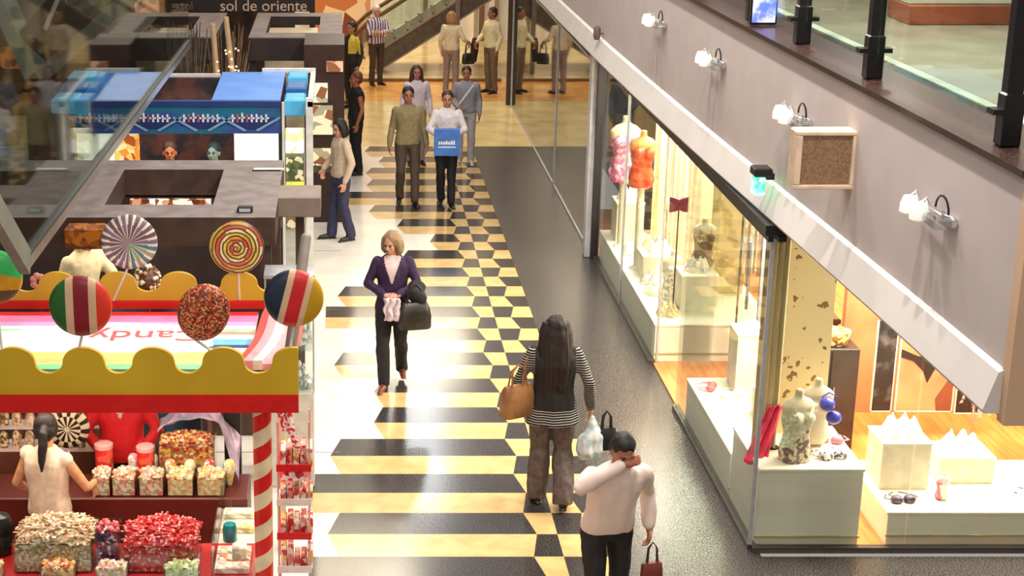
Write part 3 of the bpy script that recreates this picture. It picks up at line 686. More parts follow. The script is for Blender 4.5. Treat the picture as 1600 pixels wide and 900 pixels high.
# back counter boxes
bx_=[(-1.86,.15,pkm),(-1.69,.19,pkm),(-1.48,.2,pkm),(-1.26,.21,crm),(-1.03,.22,crm)]
for i,(x,w_,mm) in enumerate(bx_):
    tub(('square glass-fronted bin of pale sweets on the rear counter, '+('nearest the seller','second from the seller','in the middle of the row','second from its right end','at its right end')[i]),x+.03,11.74,.85,w_,.2,.16,mm,heap=.05,n=26)
tub('large clear bin of orange and brown wrapped sweets under the draped plastic bag',-1.20,11.98,.87,.44,.2,.34,wrapm,wrapm,heap=.07,n=80)
for (x,y,z,l,m1) in ((-1.85,12.0,.87,'tall red canister with pink lid beside the person in red',(212,40,36)),(-1.52,11.95,.87,'red and green round tin on the rear counter before the red shirt',(206,44,30))):
    r=thing('candy_tin',l,'tin',(x,y,z)); g=MB(); g.lathe([(.068,0),(.07,.01),(.07,.24),(.066,.25)]); g.build('can',multi('tin_%d'%m1[0],[m1,(230,90,70),m1,(180,150,80)],22),r,True); g=MB(); g.lathe([(.073,.24),(.073,.27),(.06,.28)]); g.build('lid',M('tin_lid',(246,180,176),.4),r,True)
# plastic bag draped over the bin
g=MB(); nx,ny=26,16
vs=[]
for j_ in range(ny+1):
    for i in range(nx+1):
        u,v=i/nx,j_/ny; x=-1.42+.62*u; y=11.9+.28*v; z=1.27+.13*math.sin(PI*min(1,u*1.1))+.025*noise.noise(V((u*7,v*6,3)))-(.38*max(0,u-.78)/.22)*(.4+.6*(1-v)) ; vs.append((x,y,z+.02*math.sin(v*9+u*11)))
g.add(vs,[[j_*(nx+1)+i,j_*(nx+1)+i+1,(j_+1)*(nx+1)+i+1,(j_+1)*(nx+1)+i] for j_ in range(ny) for i in range(nx)])
o=g.build('plastic_bag',M('bag_plastic',(150,146,170),.18,c2=(226,190,210),scale=7,detail=3,alpha=.78),smooth=True); so=o.modifiers.new('s','SOLIDIFY'); so.thickness=.004
tag(o,'crumpled lilac-grey plastic bag draped over the bin of wrapped sweets','bag')
# pinwheel-like black and cream lollipop behind the seller
lolly('black and cream spoked lollipop hanging behind the seller\'s head',at(106,668,Y=11.95),.17,([M('wheel_black',(36,26,22),.35),M('wheel_cream',(206,190,160),.35)],lambda x,y,r: int((math.atan2(y,x)/(2*PI)+1)*24+ (1 if math.hypot(x,y)>.62*r else 0))%2 if math.hypot(x,y)>.12*r else 1),at(106,760,Y=11.95))
# blue spirit bottle / teal jar on the side counter
p=at(357,790,Y=10.95); r=thing('teal_bottle','clear bottle with bright teal liquid beside the striped pole','bottle',(p.x,11.03,.78))
g=MB(); g.lathe([(.045,0),(.05,.01),(.05,.10),(.045,.13)]); g.build('liquid',M('teal_liquid',(0,140,150),.2),r,True)
g=MB(); g.lathe([(.052,0),(.052,.15),(.02,.22),(.018,.30),(.022,.31)]); g.build('bottle_glass',cl_,r,True)
for i,(yy,c1) in enumerate(((10.75,(246,190,150)),(10.62,(236,150,120)),(10.5,(244,200,190)),(11.2,(250,220,140)),(11.45,(250,236,200)))):
    g=MB(); g.box(-.12,.12,-.055,.055,0,.05,bev=.008); o=g.build('candy_tray',multi('tray_%d'%i,[c1,(250,240,220),tuple(int(v*.8) for v in c1)],30),None,loc=(-.765,yy,.80 if yy<10.95 else .78)); tag(o,'flat tray of sweets on the white side counter, '+('just before the teal bottle','second before the teal bottle','nearest the front','just behind the teal bottle','farthest behind the teal bottle')[i],'tray')
g=MB(); g.box(-.905,-.895,10.42,11.6,.80,1.02); g.box(-.90,-.62,10.40,10.41,.80,1.0); tag(g.build('counter_screen',cl_),'clear glass screen round the side counter by the striped pole','screen')
# tower rack of sweets outside the pole
rk=thing('sweet_rack','narrow pink and red rack of packaged sweets outside the striped pole','rack',(-.33,10.5,0))
g=MB(); 
for sx in (-.11,.10):
    for sy in (-.12,.12): g.box(sx,sx+.012,sy,sy+.012,0,1.95)
g.build('frame',M('rack_pink',(232,170,170),.4),rk)
for i,z in enumerate((.25,.55,.85,1.1,1.35,1.6)):
    g=MB(); g.box(-.115,.12,-.13,.135,z,z+.012); g.box(-.115,.12,-.135,-.127,z,z+.05); sh=g.build('shelf',redl if i%2 else M('rack_white',(240,220,214),.4),rk)
    g=MB(); random.seed(i)
    for k in range(5):
        x=-.09+.045*k; hh=random.uniform(.08,.16)
        g.box(x,x+.038,-.10+.02*(k%2),.08,z+.014,z+.014+hh,mi=k%2,bev=.006)
    g.build('sweet_packs',[multi('packs_%d'%i,[(246,200,190),(220,60,50),(250,236,210),(240,190,80),(190,120,90)],26),multi('packs_b',[(250,220,200),(232,150,140),(206,40,40)],26)],rk)
g=MB(); g.lathe([(.05,0),(.11,.02),(.07,.10),(.02,.22),(.006,.30)],(0,0,1.5),seg=8); g.build('topper',multi('topper',[(220,50,60),(250,236,230),(200,30,50)],28),rk)
# hanging red and white garlands
for i,(px,py,L_) in enumerate(((432,655,.25),(446,655,.42))):
    p=at(px,py,Y=10.42); g=MB(); g.tube([(p.x+.012*i,p.y,2.12),(p.x+.03,p.y,2.12-L_*.5),(p.x+.06+.03*i,p.y,2.12-L_)],[.02,.028,.02]); tag(g.build('candy_garland',multi('garland_%d'%i,[(222,50,56),(250,230,226)],60),smooth=True),('short' if i==0 else 'long')+' red and white garland hanging from the right end of the gold sign','garland')
# ================================================================ PERGOLA STALLS
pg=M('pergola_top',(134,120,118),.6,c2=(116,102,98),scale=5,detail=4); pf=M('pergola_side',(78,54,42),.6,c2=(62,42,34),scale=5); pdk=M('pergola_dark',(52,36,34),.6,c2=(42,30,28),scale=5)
def ringslab(root,x0,x1,y0,y1,z0,z1,holes,mats,name='roof'):
    """flat roof frame with rectangular openings (each x0,x1,y0,y1), built from a grid"""
    xs=sorted({x0,x1,*[v for h_ in holes for v in h_[:2]]}); ys=sorted({y0,y1,*[v for h_ in holes for v in h_[2:]]})
    solid=lambda i,k: 0<=i<len(xs)-1 and 0<=k<len(ys)-1 and not any(h_[0]<=xs[i]<h_[1] and h_[2]<=ys[k]<h_[3] for h_ in holes)
    g=MB()
    for i in range(len(xs)-1):
        for k in range(len(ys)-1):
            if not solid(i,k): continue
            a,b_,c_,d=xs[i],xs[i+1],ys[k],ys[k+1]
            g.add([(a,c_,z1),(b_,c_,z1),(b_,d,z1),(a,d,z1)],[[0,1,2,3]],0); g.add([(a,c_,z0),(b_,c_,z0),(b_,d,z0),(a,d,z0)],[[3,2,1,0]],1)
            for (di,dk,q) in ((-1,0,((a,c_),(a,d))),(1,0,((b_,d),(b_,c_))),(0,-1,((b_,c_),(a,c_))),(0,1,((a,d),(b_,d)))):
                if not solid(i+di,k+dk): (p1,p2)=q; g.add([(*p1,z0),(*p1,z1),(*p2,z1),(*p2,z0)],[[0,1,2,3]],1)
    return g.build(name,mats,root)
pn=thing('pergola','flat wooden pergola frame with grey top directly behind the candy stall','pergola')
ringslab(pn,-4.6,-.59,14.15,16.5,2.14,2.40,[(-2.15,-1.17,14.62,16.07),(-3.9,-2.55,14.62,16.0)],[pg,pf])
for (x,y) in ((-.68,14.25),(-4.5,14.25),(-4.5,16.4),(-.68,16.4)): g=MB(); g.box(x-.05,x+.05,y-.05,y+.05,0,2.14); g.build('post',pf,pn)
g=MB(); g.box(-.60,-.20,14.9,15.4,2.21,2.40,bev=.01); g.build('corner_box',M('pergola_box',(140,122,112),.6),pn)
g=MB(); g.box(-.44,-.36,15.1,15.2,0,2.21); g.build('post',pf,pn)
p=at(383,331,z=2.4); r=thing('spotlight','small dark spotlight resting on the grey pergola top behind the spiral lollipop','light',(p.x,p.y,2.40)); g=MB(); g.box(-.07,.07,-.05,.05,0,.05,bev=.015); g.build('housing',pm,r); g=MB(); g.box(-.05,.05,-.052,-.04,.01,.04); g.build('lens',M('lens',(200,200,210),.2),r)
p=at(420,266,z=2.4); r=thing('spotlight','slim bright spotlight bar on the far right of the pergola top','light',(p.x,p.y,2.40)); g=MB(); g.box(-.15,.15,-.03,.03,0,.02,bev=.006); g.build('housing',M('bar_white',(236,232,226),.3),r); g=MB(); g.box(-.16,.12,-.045,-.03,0,.012); g.build('base',pm,r)
# counter of that stall with lit shelves seen through the opening
ct=thing('stall_counter','brown stall counter with lit shelves under the near pergola','counter',(0,0,0))
g=MB(); g.box(-4.0,-.75,16.05,16.45,0,2.12); g.build('cabinet',pdk,ct)
g=MB(); g.box(-2.1,-1.3,15.98,16.05,1.93,2.11); g.build('lit_shelf',multi('shelf_lit',[(250,236,210),(214,150,110),(140,70,40),(250,250,240),(90,50,30)],14,emit=.5),ct)
g=MB(); g.box(-3.2,-1.25,14.45,14.95,0,.95,bev=.01); g.build('front_counter',M('counter_dark',(70,36,26),.5,c2=(110,60,36),scale=12),ct)
g=MB(); g.box(-2.42,-2.05,13.98,14.14,2.15,2.36,bev=.03); g.build('amber_display',multi('amber_display',[(150,80,20),(110,56,20),(190,110,30)],18),ct)
# bright glass cabinet with silver things at the corner
gc=thing('display_cabinet','tall bright glass cabinet of silver ornaments at the pergola corner','cabinet',(-.47,13.94,0))
g=MB(); g.box(-.2,.22,-.16,.16,0,.9,bev=.01); g.build('base',M('cab_white',(230,222,206),.4),gc)
g=MB(); g.box(-.2,.22,-.16,.16,.9,1.95); g.build('glass_case',cl_,gc)
g=MB(); g.box(-.21,.23,-.17,.17,1.95,1.98); g.box(-.205,-.19,-.165,-.15,.9,1.95); g.box(.21,.225,-.165,-.15,.9,1.95); g.build('frame',alu,gc)
random.seed(3)
for z in (.92,1.28,1.62):
    g=MB(); g.box(-.19,.21,-.14,.14,z,z+.01)
    s_=g.build('glass_shelf',cl_,gc)
    g=MB()
    for k in range(9):
        x,y=-.15+.04*k,random.uniform(-.1,.1); hh=random.uniform(.10,.26); r_=random.uniform(.012,.03)
        g.lathe([(r_,0),(r_*1.3,hh*.3),(r_*.5,hh*.6),(r_*.9,hh*.85),(r_*.2,hh)],(x,y,z+.01),seg=8)
    g.build('ornaments',M('silver_bright',(240,240,238),.2,metal=.3,c2=(150,160,150),scale=20,emit=.12),s_,True)
# silver rod (grey upright bar behind the corner lollipop)
g=MB(); p0,p1=at(478,372,Y=10.6),at(466,425,Y=10.6); g.tube([p0,at(452,560,Y=10.25)],[.035,.04],seg=12); g.ball(p0,.036)
tag(g.build('grey_roller',M('roller_grey',(150,140,130),.5),smooth=True),'grey rounded bar rising behind the navy, red and gold lollipop','bar')
# ================================================================ BLUE KIOSK
bk=thing('blue_kiosk','kiosk with two sky-blue roof panels and a blue patterned fascia','kiosk')
bl1=M('roof_blue',(84,140,236),.35,c2=(76,130,226),scale=3); bl2=M('roof_blue_pale',(116,170,250),.3,c2=(104,158,244),scale=3)
def roofpanel(xa,xb,m_): g=MB(); g.add([(xa,19.0,2.5),(xb,19.0,2.5),(xb,21.0,2.52),(xa,21.0,2.52),(xa,19.0,2.54),(xb,19.0,2.54),(xb,21.0,2.56),(xa,21.0,2.56)],[[3,2,1,0],[4,5,6,7],[0,1,5,4],[1,2,6,5],[2,3,7,6],[3,0,4,7]]); return g.build('roof_panel',m_,bk)
xl=at(120,163,z=2.52).x; roofpanel(xl,at(228,163,z=2.52).x,bl1); roofpanel(at(329,163,z=2.52).x,at(437,163,z=2.52).x,bl2)
bd=M('kiosk_edge',(34,64,130),.4); pat=M('fascia_teal',(36,112,146),.35,c2=(60,78,150),scale=2.4,detail=4,stretch=(1,1,2.5)); 
XR=at(438,165,Y=19).x
g=MB(); g.box(xl-.02,XR,18.95,19.0,2.18,2.50); fa=g.build('fascia',pat,bk)
g=MB(); g.box(xl-.02,XR,18.93,19.02,2.50,2.56); g.build('edge_strip',bd,fa)
wl_=M('logo_white',(226,226,236),.4,emit=.1); wr=M('logo_red',(206,90,110),.4); nvy=M('logo_navy',(36,52,112),.4)
for i,px in enumerate((154,238,316,392)):
    c=at(px,188,Y=18.94)
    g=MB(); sh_=[( .30*math.cos(a),-.13*abs(math.sin(a))**.8) for a in [PI*k/16 for k in range(17)]]; g.prism([(x,y+.03) for x,y in sh_],(c.x,18.945,c.z),(1,0,0),(0,0,1),(0,-1,0),.006); e_=g.build('emblem',nvy,fa)
    g=MB(); random.seed(11)
    for k in range(8):
        x=-.22+.055*k; hh=random.uniform(.07,.11); g.box(c.x+x,c.x+x+.022,18.93,18.938,c.z-.02,c.z-.02+hh,mi=1 if k in(1,3) else 0); g.box(c.x+x,c.x+x+.045,18.93,18.938,c.z+hh*.4-.02,c.z+hh*.4,mi=0)
    g.build('emblem_letters',[wl_,wr],e_)
    for sg in (1,-1): g=MB(); g.prism([(sg*.08,-.13),(sg*.34,.02),(sg*.34,.05),(sg*.05,-.115)],(c.x,18.943,c.z),(1,0,0),(0,0,1),(0,-1,0),.006); g.build('ribbon',M('ribbon_pale',(130,170,210),.4),e_)
kw=M('kiosk_white',(226,224,220),.5)
# hanging lit display under the fascia
lit=multi('lit_pale',[(252,250,224),(250,246,210),(244,240,226),(206,196,150)],9,emit=.85); lito=multi('lit_amber',[(250,200,110),(232,150,60),(180,90,40),(250,230,170)],12,emit=.6); litw=M('lit_white',(252,252,246),.4,emit=.95,c2=(232,236,224),scale=14,detail=3)
for (xa,xb,m_) in ((120,178,lit),(178,217,lito),(366,435,litw)):
    a,b_=at(xa,225,Y=19.1).x,at(xb,225,Y=19.1).x; g=MB(); g.box(a,b_,19.1,19.16,1.80,2.17); g.build('lit_panel',m_,bk)
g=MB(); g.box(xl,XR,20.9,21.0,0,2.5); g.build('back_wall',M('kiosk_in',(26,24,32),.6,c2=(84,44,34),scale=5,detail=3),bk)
g=MB(); g.box(xl,XR,19.15,19.55,0,1.0); g.build('counter',pdk,bk)
g=MB(); g.box(xl,XR,19.02,19.10,1.76,1.82); g.build('rail',M('kiosk_rail',(150,140,140),.4),bk)
# right-hand frame with blue boxes and yellow packs
a0,a1=at(441,115,z=2.6),at(478,115,z=2.6)
g=MB(); g.box(XR+.02,XR+.05,18.9,18.95,0,2.55); g.box(-.40,-.34,18.9,21.1,2.5,2.56); g.box(-.42,-.34,18.9,18.97,0,2.6); g.box(XR-.3,-.34,21.0,21.08,2.55,2.60); g.build('frame',kw,bk)
g=MB()
for i in range(3): g.box(XR+.04,-.43,19.05+.62*i,19.5+.62*i,2.36+.05*i,2.56+.03*i,mi=i%2,bev=.02)
g.build('blue_box',[M('box_sky',(90,190,240),.4),M('box_blue',(40,110,180),.4)],bk)
g=MB(); g.box(XR+.05,-.44,19.0,19.2,.2,2.2); g.build('side_shelf',M('shelf_grey',(190,190,180),.5),bk)
for i,(z,mm) in enumerate(((1.95,lit),(1.62,multi('packs_green',[(110,120,70),(240,236,200),(80,90,60)],16)),(1.32,M('pack_yellow',(226,232,90),.4,emit=.35)),(1.05,multi('packs_green2',[(120,110,60),(230,220,190)],16)))):
    g=MB(); g.box(XR+.06,-.45,18.93,19.0,z,z+.29,bev=.01); g.build('packet',mm,bk)
g=MB()
for i in range(3): g.box(xl-.34,xl-.04,19.2+.62*i,19.65+.62*i,2.36,2.54+.03*i,mi=i%2,bev=.02)
g.build('blue_box',[MATS['box_sky'],MATS['box_blue']],bk)
g=MB(); g.box(xl-.2,xl-.12,19.3,19.38,0,2.37); g.build('post',bd,bk)
# pole (white bar) across the gap at the back
g=MB(); g.box(at(250,122,Y=21).x,at(345,122,Y=21).x,20.97,21.02,2.50,2.54); g.build('rear_bar',kw,bk)
# ================================================================ FAR PERGOLAS AND SHOPS
pn=thing('pergola','dark far pergola frame with square opening, left of the twig decoration','pergola')
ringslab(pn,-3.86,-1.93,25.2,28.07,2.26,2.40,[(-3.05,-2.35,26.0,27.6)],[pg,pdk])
g=MB(); g.box(-3.86,-1.93,25.08,25.2,2.06,2.40); g.build('front_board',pdk,pn)
for (x,y) in ((-3.8,25.26),(-2.0,25.26),(-3.8,27.9),(-2.0,27.9)): g=MB(); g.box(x-.05,x+.05,y-.05,y+.05,0,2.26); g.build('post',pdk,pn)
pn=thing('pergola','dark far pergola frame with square opening, right of the twig decoration','pergola')
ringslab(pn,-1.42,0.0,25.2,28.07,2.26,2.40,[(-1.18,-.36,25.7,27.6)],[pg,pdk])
g=MB(); g.box(-1.42,0,25.08,25.2,2.06,2.40); g.build('front_board',pdk,pn)
for (x,y) in ((-1.36,25.26),(-.06,25.26),(-1.36,27.9),(-.06,27.9)): g=MB(); g.box(x-.05,x+.05,y-.05,y+.05,0,2.26); g.build('post',pdk,pn)
for (xa,xb,l) in ((-1.36,-.42,'right'),(-3.5,-2.75,'left')):
    g=MB(); g.box(xa,xb,28.1,29.2,0,2.0,bev=.02); tag(g.build('display_table',M('table_pale_'+l,(236,214,184) if l=='right' else (150,148,124),.5,c2=(210,190,160) if l=='right' else (120,118,96),scale=3,stretch=(.3,3,1))),'pale covered display table seen through the opening of the '+l+' far pergola','table')
# twig decoration with fairy lights
tw=thing('twig_tree','bundle of brown twigs wound with tiny golden lights between the far pergolas','decoration',(at(350,90,Y=24.4).x,24.4,0))
g=MB(); g.lathe([(.20,0),(.24,.4),(.26,.75),(.22,.8)],seg=16); g.build('pot',pdk,tw,True)
g=MB(); random.seed(5)
for i in range(34):
    a=random.uniform(0,2*PI); r_=random.uniform(.1,.42); g.tube([(.08*math.cos(a),.08*math.sin(a),.7),(r_*.6*math.cos(a),r_*.6*math.sin(a),1.6),(r_*math.cos(a)*.95,r_*math.sin(a),random.uniform(2.1,2.75))],[.018,.014,.006],seg=5)
g.build('twigs',M('twig',(150,118,86),.8,c2=(110,84,60)),tw)
for i,(x,z0,z1,tl_) in enumerate(((-.05,1.2,2.75,-.08),(.22,1.2,2.85,-.16))):
    g=MB(); g.tube([(x,-.3,z0),(x+tl_,-.3,z1)],.04,seg=8); g.build('pale_stem',M('stem_pale',(206,176,140),.6),tw,True)
g=MB()
for i in range(46):
    z=random.uniform(1.2,2.4); x=random.uniform(-.12,.25); g.ball((x,-.34,z),.014,seg=6,rings=4)
tag(g.build('fairy_lights',M('fairy',(255,226,160),.4,emit=3),tw),kind='stuff')
# shop sign
sg_=thing('shop_sign','dark hanging shop sign reading sol de oriente in pale letters','sign',(0,29.3,0))
xa,xb=at(262,10,Y=29.3).x,at(492,10,Y=29.3).x
g=MB(); g.box(xa,xb,-.05,.05,2.27,3.3); g.build('board',M('sign_black',(34,22,20),.5),sg_)
c=at(412,9,Y=29.3); text('lettering','sol de oriente',.27,M('sign_letter',(200,170,150),.4,emit=.15),(c.x,-.056,c.z),(PI/2,0,0),sg_)
c=at(292,9,Y=29.3); text('lettering','sol',.2,M('sign_letter_dim',(130,90,80),.4),(c.x,-.056,c.z),(PI/2,0,0),sg_)
for x in (xa+.05,xb-.05): g=MB(); g.box(x-.05,x+.05,.06,.16,0,3.3); g.build('post',MATS['sign_black'],sg_)
# brown cabinet shop beside the mall
bs=thing('brown_shop','dark brown shop stand with lit niches beside the people on the left','shop',(0,0,0))
g=MB(); g.box(-.55,.03,23.75,24.9,0,2.5); g.build('carcass',M('shop_brown',(62,34,26),.5,c2=(48,26,22),scale=3),bs)
ni=[(484,512,130,160,(250,240,216)),(484,520,165,210,(232,220,186)),(486,518,232,262,(236,226,180)),(514,540,20,60,(206,110,60)),(510,536,96,112,(250,190,160))]
for xa_,xb_,ya,yb,c_ in ni:
    a,b_=at(xa_,ya,Y=23.72),at(xb_,yb,Y=23.72)
    if a.z<2.5: g=MB(); g.box(a.x,b_.x,23.70,23.76,b_.z,a.z); g.build('lit_niche',multi('niche_%d'%ya,[c_,(140,90,60),c_,tuple(int(v*.7) for v in c_)],9,emit=.4),bs)
g=MB(); g.box(-.45,.0,23.3,23.72,0,.75,bev=.01); g.build('low_counter',M('counter_umber',(50,28,24),.5),bs)
# dark interior shops far left
g=MB(); g.box(-7.2,-7.0,8,50,0,5); tag(g.build('wall_left',M('left_wall',(70,58,48),.6,c2=(34,30,28),scale=1.2,detail=4)),kind='structure')
g=MB(); g.box(-7.2,-.9,31.5,31.7,0,6.5); tag(g.build('wall_left_back',M('left_back',(66,42,28),.5,c2=(26,18,16),scale=1.6,detail=4,stretch=(2,1,1))),kind='structure')
for i,(px,py,c_) in enumerate(((230,8,(250,170,130)),(110,20,(190,110,50)),(20,90,(200,100,30)))):
    p=at(px,py,Y=31.4); g=MB(); g.box(p.x-.22,p.x+.22,31.3,31.5,p.z-.2,p.z+.2,bev=.02); tag(g.build('lit_display',multi('litd_%d'%i,[c_,tuple(int(v*.5) for v in c_),c_],8,emit=.5)),('pinkish','brown','orange')[i]+' glowing wall display in the dark upper left background','display')
c=at(57,60,Y=27.5); g=MB(); g.lathe([(.24,0),(.24,5.0)],(c.x,27.5,0),seg=24); tag(g.build('column',M('col_mauve',(128,112,104),.5),smooth=True),'thick round mauve column at the upper left','column')
# ================================================================ UPPER LEFT ESCALATOR AND GLASS BALUSTRADE
es=thing('escalator','dark escalator trough climbing at the upper left behind the round column','escalator')
st=M('truss_grey',(112,114,114),.4,metal=.2,c2=(96,98,98)); 
v0=at(52,130,Y=23.0); v1=at(205,-6,Y=23.0); v2=at(-10,-6,Y=23.0)
def bar(mb,a,b_,w_,t_,mi=0):
    d=(b_-a); n_=V((-d.z,0,d.x)).normalized()*w_; e_=V((0,t_,0))
    mb.add([a-n_,a+n_,b_+n_,b_-n_,a-n_+e_,a+n_+e_,b_+n_+e_,b_-n_+e_],[[0,1,2,3],[7,6,5,4],[0,4,5,1],[1,5,6,2],[2,6,7,3],[3,7,4,0]],mi)
g=MB(); bar(g,v0+V((0,0,0)),v1,.10,1.0); g.build('truss',st,es)
g=MB(); bar(g,v0+V((.0,.1,.45)),v1+V((-.3,.1,.45)),.30,.05); g.build('side_panel',M('trough_dark',(36,34,40),.3),es)
g=MB(); g.tube([v0+V((.2,0,.75)),v1+V((-.6,0,.8))],.035); g.build('handrail',M('rail_pale',(200,196,180),.4),es,True)
g=MB(); bar(g,v0,v2,.09,.8); g.build('end_truss',M('truss_green',(120,134,126),.4),es)
g=MB(); g.box(v0.x-.15,v0.x+.25,23.2,23.7,0,v0.z); g.build('support',pdk,es)
gb=thing('glass_balustrade','steel-edged glass balustrade slanting across the left side above the stalls','railing')
X=-1.80
f0,f1=V((X,19.5,3.13)),V((X,9.1,3.42)); f2=V((X,6.8,4.98))
g=MB(); 
def barx(a,b_,hw,ht): # bar in the x=X plane
    d=(b_-a); n_=V((0,-d.z,d.y)).normalized()*ht; e_=V((hw,0,0))
    return g.add([a-n_-e_,a+n_-e_,b_+n_-e_,b_-n_-e_,a-n_+e_,a+n_+e_,b_+n_+e_,b_-n_+e_],[[0,1,2,3],[7,6,5,4],[0,4,5,1],[1,5,6,2],[2,6,7,3],[3,7,4,0]])
barx(f0,f1,.022,.035); g.build('bottom_rail',steel,gb)
g=MB(); barx(f0+V((0,0,.05)),f1+V((0,0,.05)),.03,.008); g.build('rail_groove',met,gb)
g=MB(); barx(f1,f2,.03,.07); g.build('end_rail',M('rail_sage',(128,140,130),.35,metal=.3),gb)
g=MB(); a,b_,c_,d_,e_=f0+V((0,0,.04)),f1+V((0,0,.04)),f2,V((X,6.8,6.6)),V((X,19.5,5.8)); t_=V((.012,0,0)); g.add([p+o_ for o_ in (-t_*.5,t_*.5) for p in (a,b_,c_,d_,e_)],[[0,1,2,3,4],[9,8,7,6,5]]+[[i,5+i,5+(i+1)%5,(i+1)%5] for i in range(5)])
g.build('pane',glass('balustrade_glass',(214,222,218),.5,.02,.03),gb)
# ================================================================ CENTRAL ESCALATOR AND FAR END
ec=thing('escalator','escalator with glass sides climbing to the right at the far end','escalator')
a=at(588,100,Y=36.8); a.z=.15; k_=.64
def on(t,dz,y): return V((a.x+t,y,a.z+t*k_+dz))
g=MB(); 
def slab(y0_,y1_,t0,t1,z0_,z1_,mi=0):
    q=[on(t0,z0_,y0_),on(t1,z0_,y0_),on(t1,z1_,y0_),on(t0,z1_,y0_),on(t0,z0_,y1_),on(t1,z0_,y1_),on(t1,z1_,y1_),on(t0,z1_,y1_)]
    g.add(q,[[0,1,2,3],[7,6,5,4],[0,4,5,1],[1,5,6,2],[2,6,7,3],[3,7,4,0]],mi)
slab(36.4,37.9,0,7.5,-.12,.32); g.build('truss',M('escalator_truss',(92,80,70),.45,metal=.2,c2=(78,68,60)),ec)
g=MB(); slab(36.38,36.42,-.1,7.5,.30,.36); slab(36.38,36.42,-.1,7.5,-.14,-.10); g.build('skirt',M('skirt_pale',(150,132,112),.4),ec)
g=MB()
for i in range(26): t=.1+i*.28; p=on(t,.34,36.45); g.box(p.x,p.x+.28,36.5,37.8,p.z-.1,p.z+.05)
g.build('steps',met,ec)
g=MB(); slab(36.44,36.46,-.3,7.5,.36,1.05); g.build('glass_side',gl,ec)
g=MB(); slab(37.84,37.86,-.3,7.5,.36,1.05); g.build('glass_side',gl,ec)
for y_ in (36.45,37.85):
    g=MB(); g.tube([on(-.5,.75,y_)]+[on(-.45,1.0,y_),on(-.2,1.08,y_),on(7.5,1.08,y_)],.045,seg=8); g.build('handrail',M('handrail_brown',(110,76,50),.4),ec,True)
g=MB(); p=on(1.75,0,36.3); g.box(p.x-.05,p.x+.05,36.28,36.36,.0,5.0); tag(g.build('post',M('post_grey',(120,108,96),.4)),'thin grey upright post before the glass side of the far escalator','post')
# end wall; emission in its material makes it brighter, it is no lamp
fw=M('end_wall_glow',(228,216,196),.5,c2=(206,190,166),scale=1.5,stretch=(3,1,.3),emit=.2)
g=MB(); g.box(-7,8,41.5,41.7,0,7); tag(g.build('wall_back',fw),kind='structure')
for i,(px,w_) in enumerate(((664,.10),(690,.05),(706,.06),(742,.06),(752,.12),(775,.1))):
    p=at(px,80,Y=41.3); g=MB(); g.box(p.x-w_/2,p.x+w_/2,41.35,41.5,0,5); tag(g.build('trim_%d'%(20+i),M('mullion_%d'%(i%2),(190,160,126) if i%2 else (130,96,70),.4)),kind='structure')
g=MB(); g.box(-1,3.4,35.35,35.45,0,.06); tag(g.build('trim_30',M('step_brown',(130,92,56),.4)),kind='structure')
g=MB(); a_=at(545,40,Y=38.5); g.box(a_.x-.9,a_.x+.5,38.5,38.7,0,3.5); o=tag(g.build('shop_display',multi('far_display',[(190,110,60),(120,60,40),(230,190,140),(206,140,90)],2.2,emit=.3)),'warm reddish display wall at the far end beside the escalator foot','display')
# second twig bundle
tw=thing('twig_tree','grey-brown bundle of bare twigs left of the lit one','decoration',(at(288,90,Y=23.2).x,23.2,0))
g=MB(); g.lathe([(.20,0),(.24,.4),(.26,.75),(.22,.8)],seg=16); g.build('pot',pdk,tw,True)
g=MB(); random.seed(15)
for i in range(60):
    a=random.uniform(0,2*PI); r_=random.uniform(.1,.40); g.tube([(.08*math.cos(a),.08*math.sin(a),.7),(r_*.6*math.cos(a),r_*.6*math.sin(a),1.6),(r_*math.cos(a)*.95,r_*math.sin(a),random.uniform(2.1,2.95))],[.024,.02,.008],seg=5)
g.build('twigs',M('twig_grey',(104,92,76),.8,c2=(76,66,54)),tw)

# more goods in the candy stall
sh=thing('goods_shelf','crowded shelf of pale sweets behind the seller in the candy stall','shelf',(-2.55,12.42,0))
g=MB(); g.box(-.7,.68,-.12,.12,0,.95); g.build('cabinet',M('cabinet_umber',(110,60,40),.5),sh)
for i,z in enumerate((.95,1.12,1.29)):
    g=MB(); g.box(-.7,.68,-.12+.05*i,.12,z,z+.012); g.build('shelf_board',M('rack_white',(240,220,214),.4),sh)
    g=MB(); random.seed(20+i)
    for k in range(13):
        x=-.66+.102*k; hh=random.uniform(.09,.15); g.lathe([(.035,0),(.042,hh*.5),(.03,hh*.85),(.012,hh)],(x,-.04+.05*i,z+.012),seg=9,mi=k%3)
    g.build('sweet_bags',[multi('bags_a',[(236,206,160),(200,150,110),(250,232,200),(150,110,80)],40),multi('bags_b',[(250,236,210),(226,180,150),(180,140,90)],40),multi('bags_c',[(170,150,90),(236,216,180),(120,90,60)],40)],sh)
r=thing('sweet_jar','round black-lidded jar at the far left of the red front counter','jar',(-2.42,10.78,.80))
g=MB(); g.lathe([(.07,0),(.08,.02),(.08,.14),(.06,.18)]); g.build('jar_body',M('jar_green_black',(24,34,28),.25),r,True); g=MB(); g.lathe([(.085,.16),(.095,.22),(.07,.29),(.02,.31)]); g.build('lid',M('jar_lid',(18,18,20),.3),r,True)
for i,(x,y,c1,l) in enumerate(((-2.62,10.5,(240,200,60),'small bright yellow packet at the left edge of the front counter'),(-2.5,10.42,(96,150,200),'small light blue packet beside the yellow one'),(-.72,10.62,(250,236,214),'tall stack of pale sweet boxes beside the striped pole'))):
    g=MB(); g.box(-.05,.05,-.04,.04,0,.14,bev=.01); g.box(-.03,.03,-.045,-.04,.03,.11); tag(g.build('sweet_packet',multi('packet_%d'%i,[c1,tuple(int(v*.8) for v in c1),(250,240,220)],22),None,loc=(x,y,.80)),l,'packet')
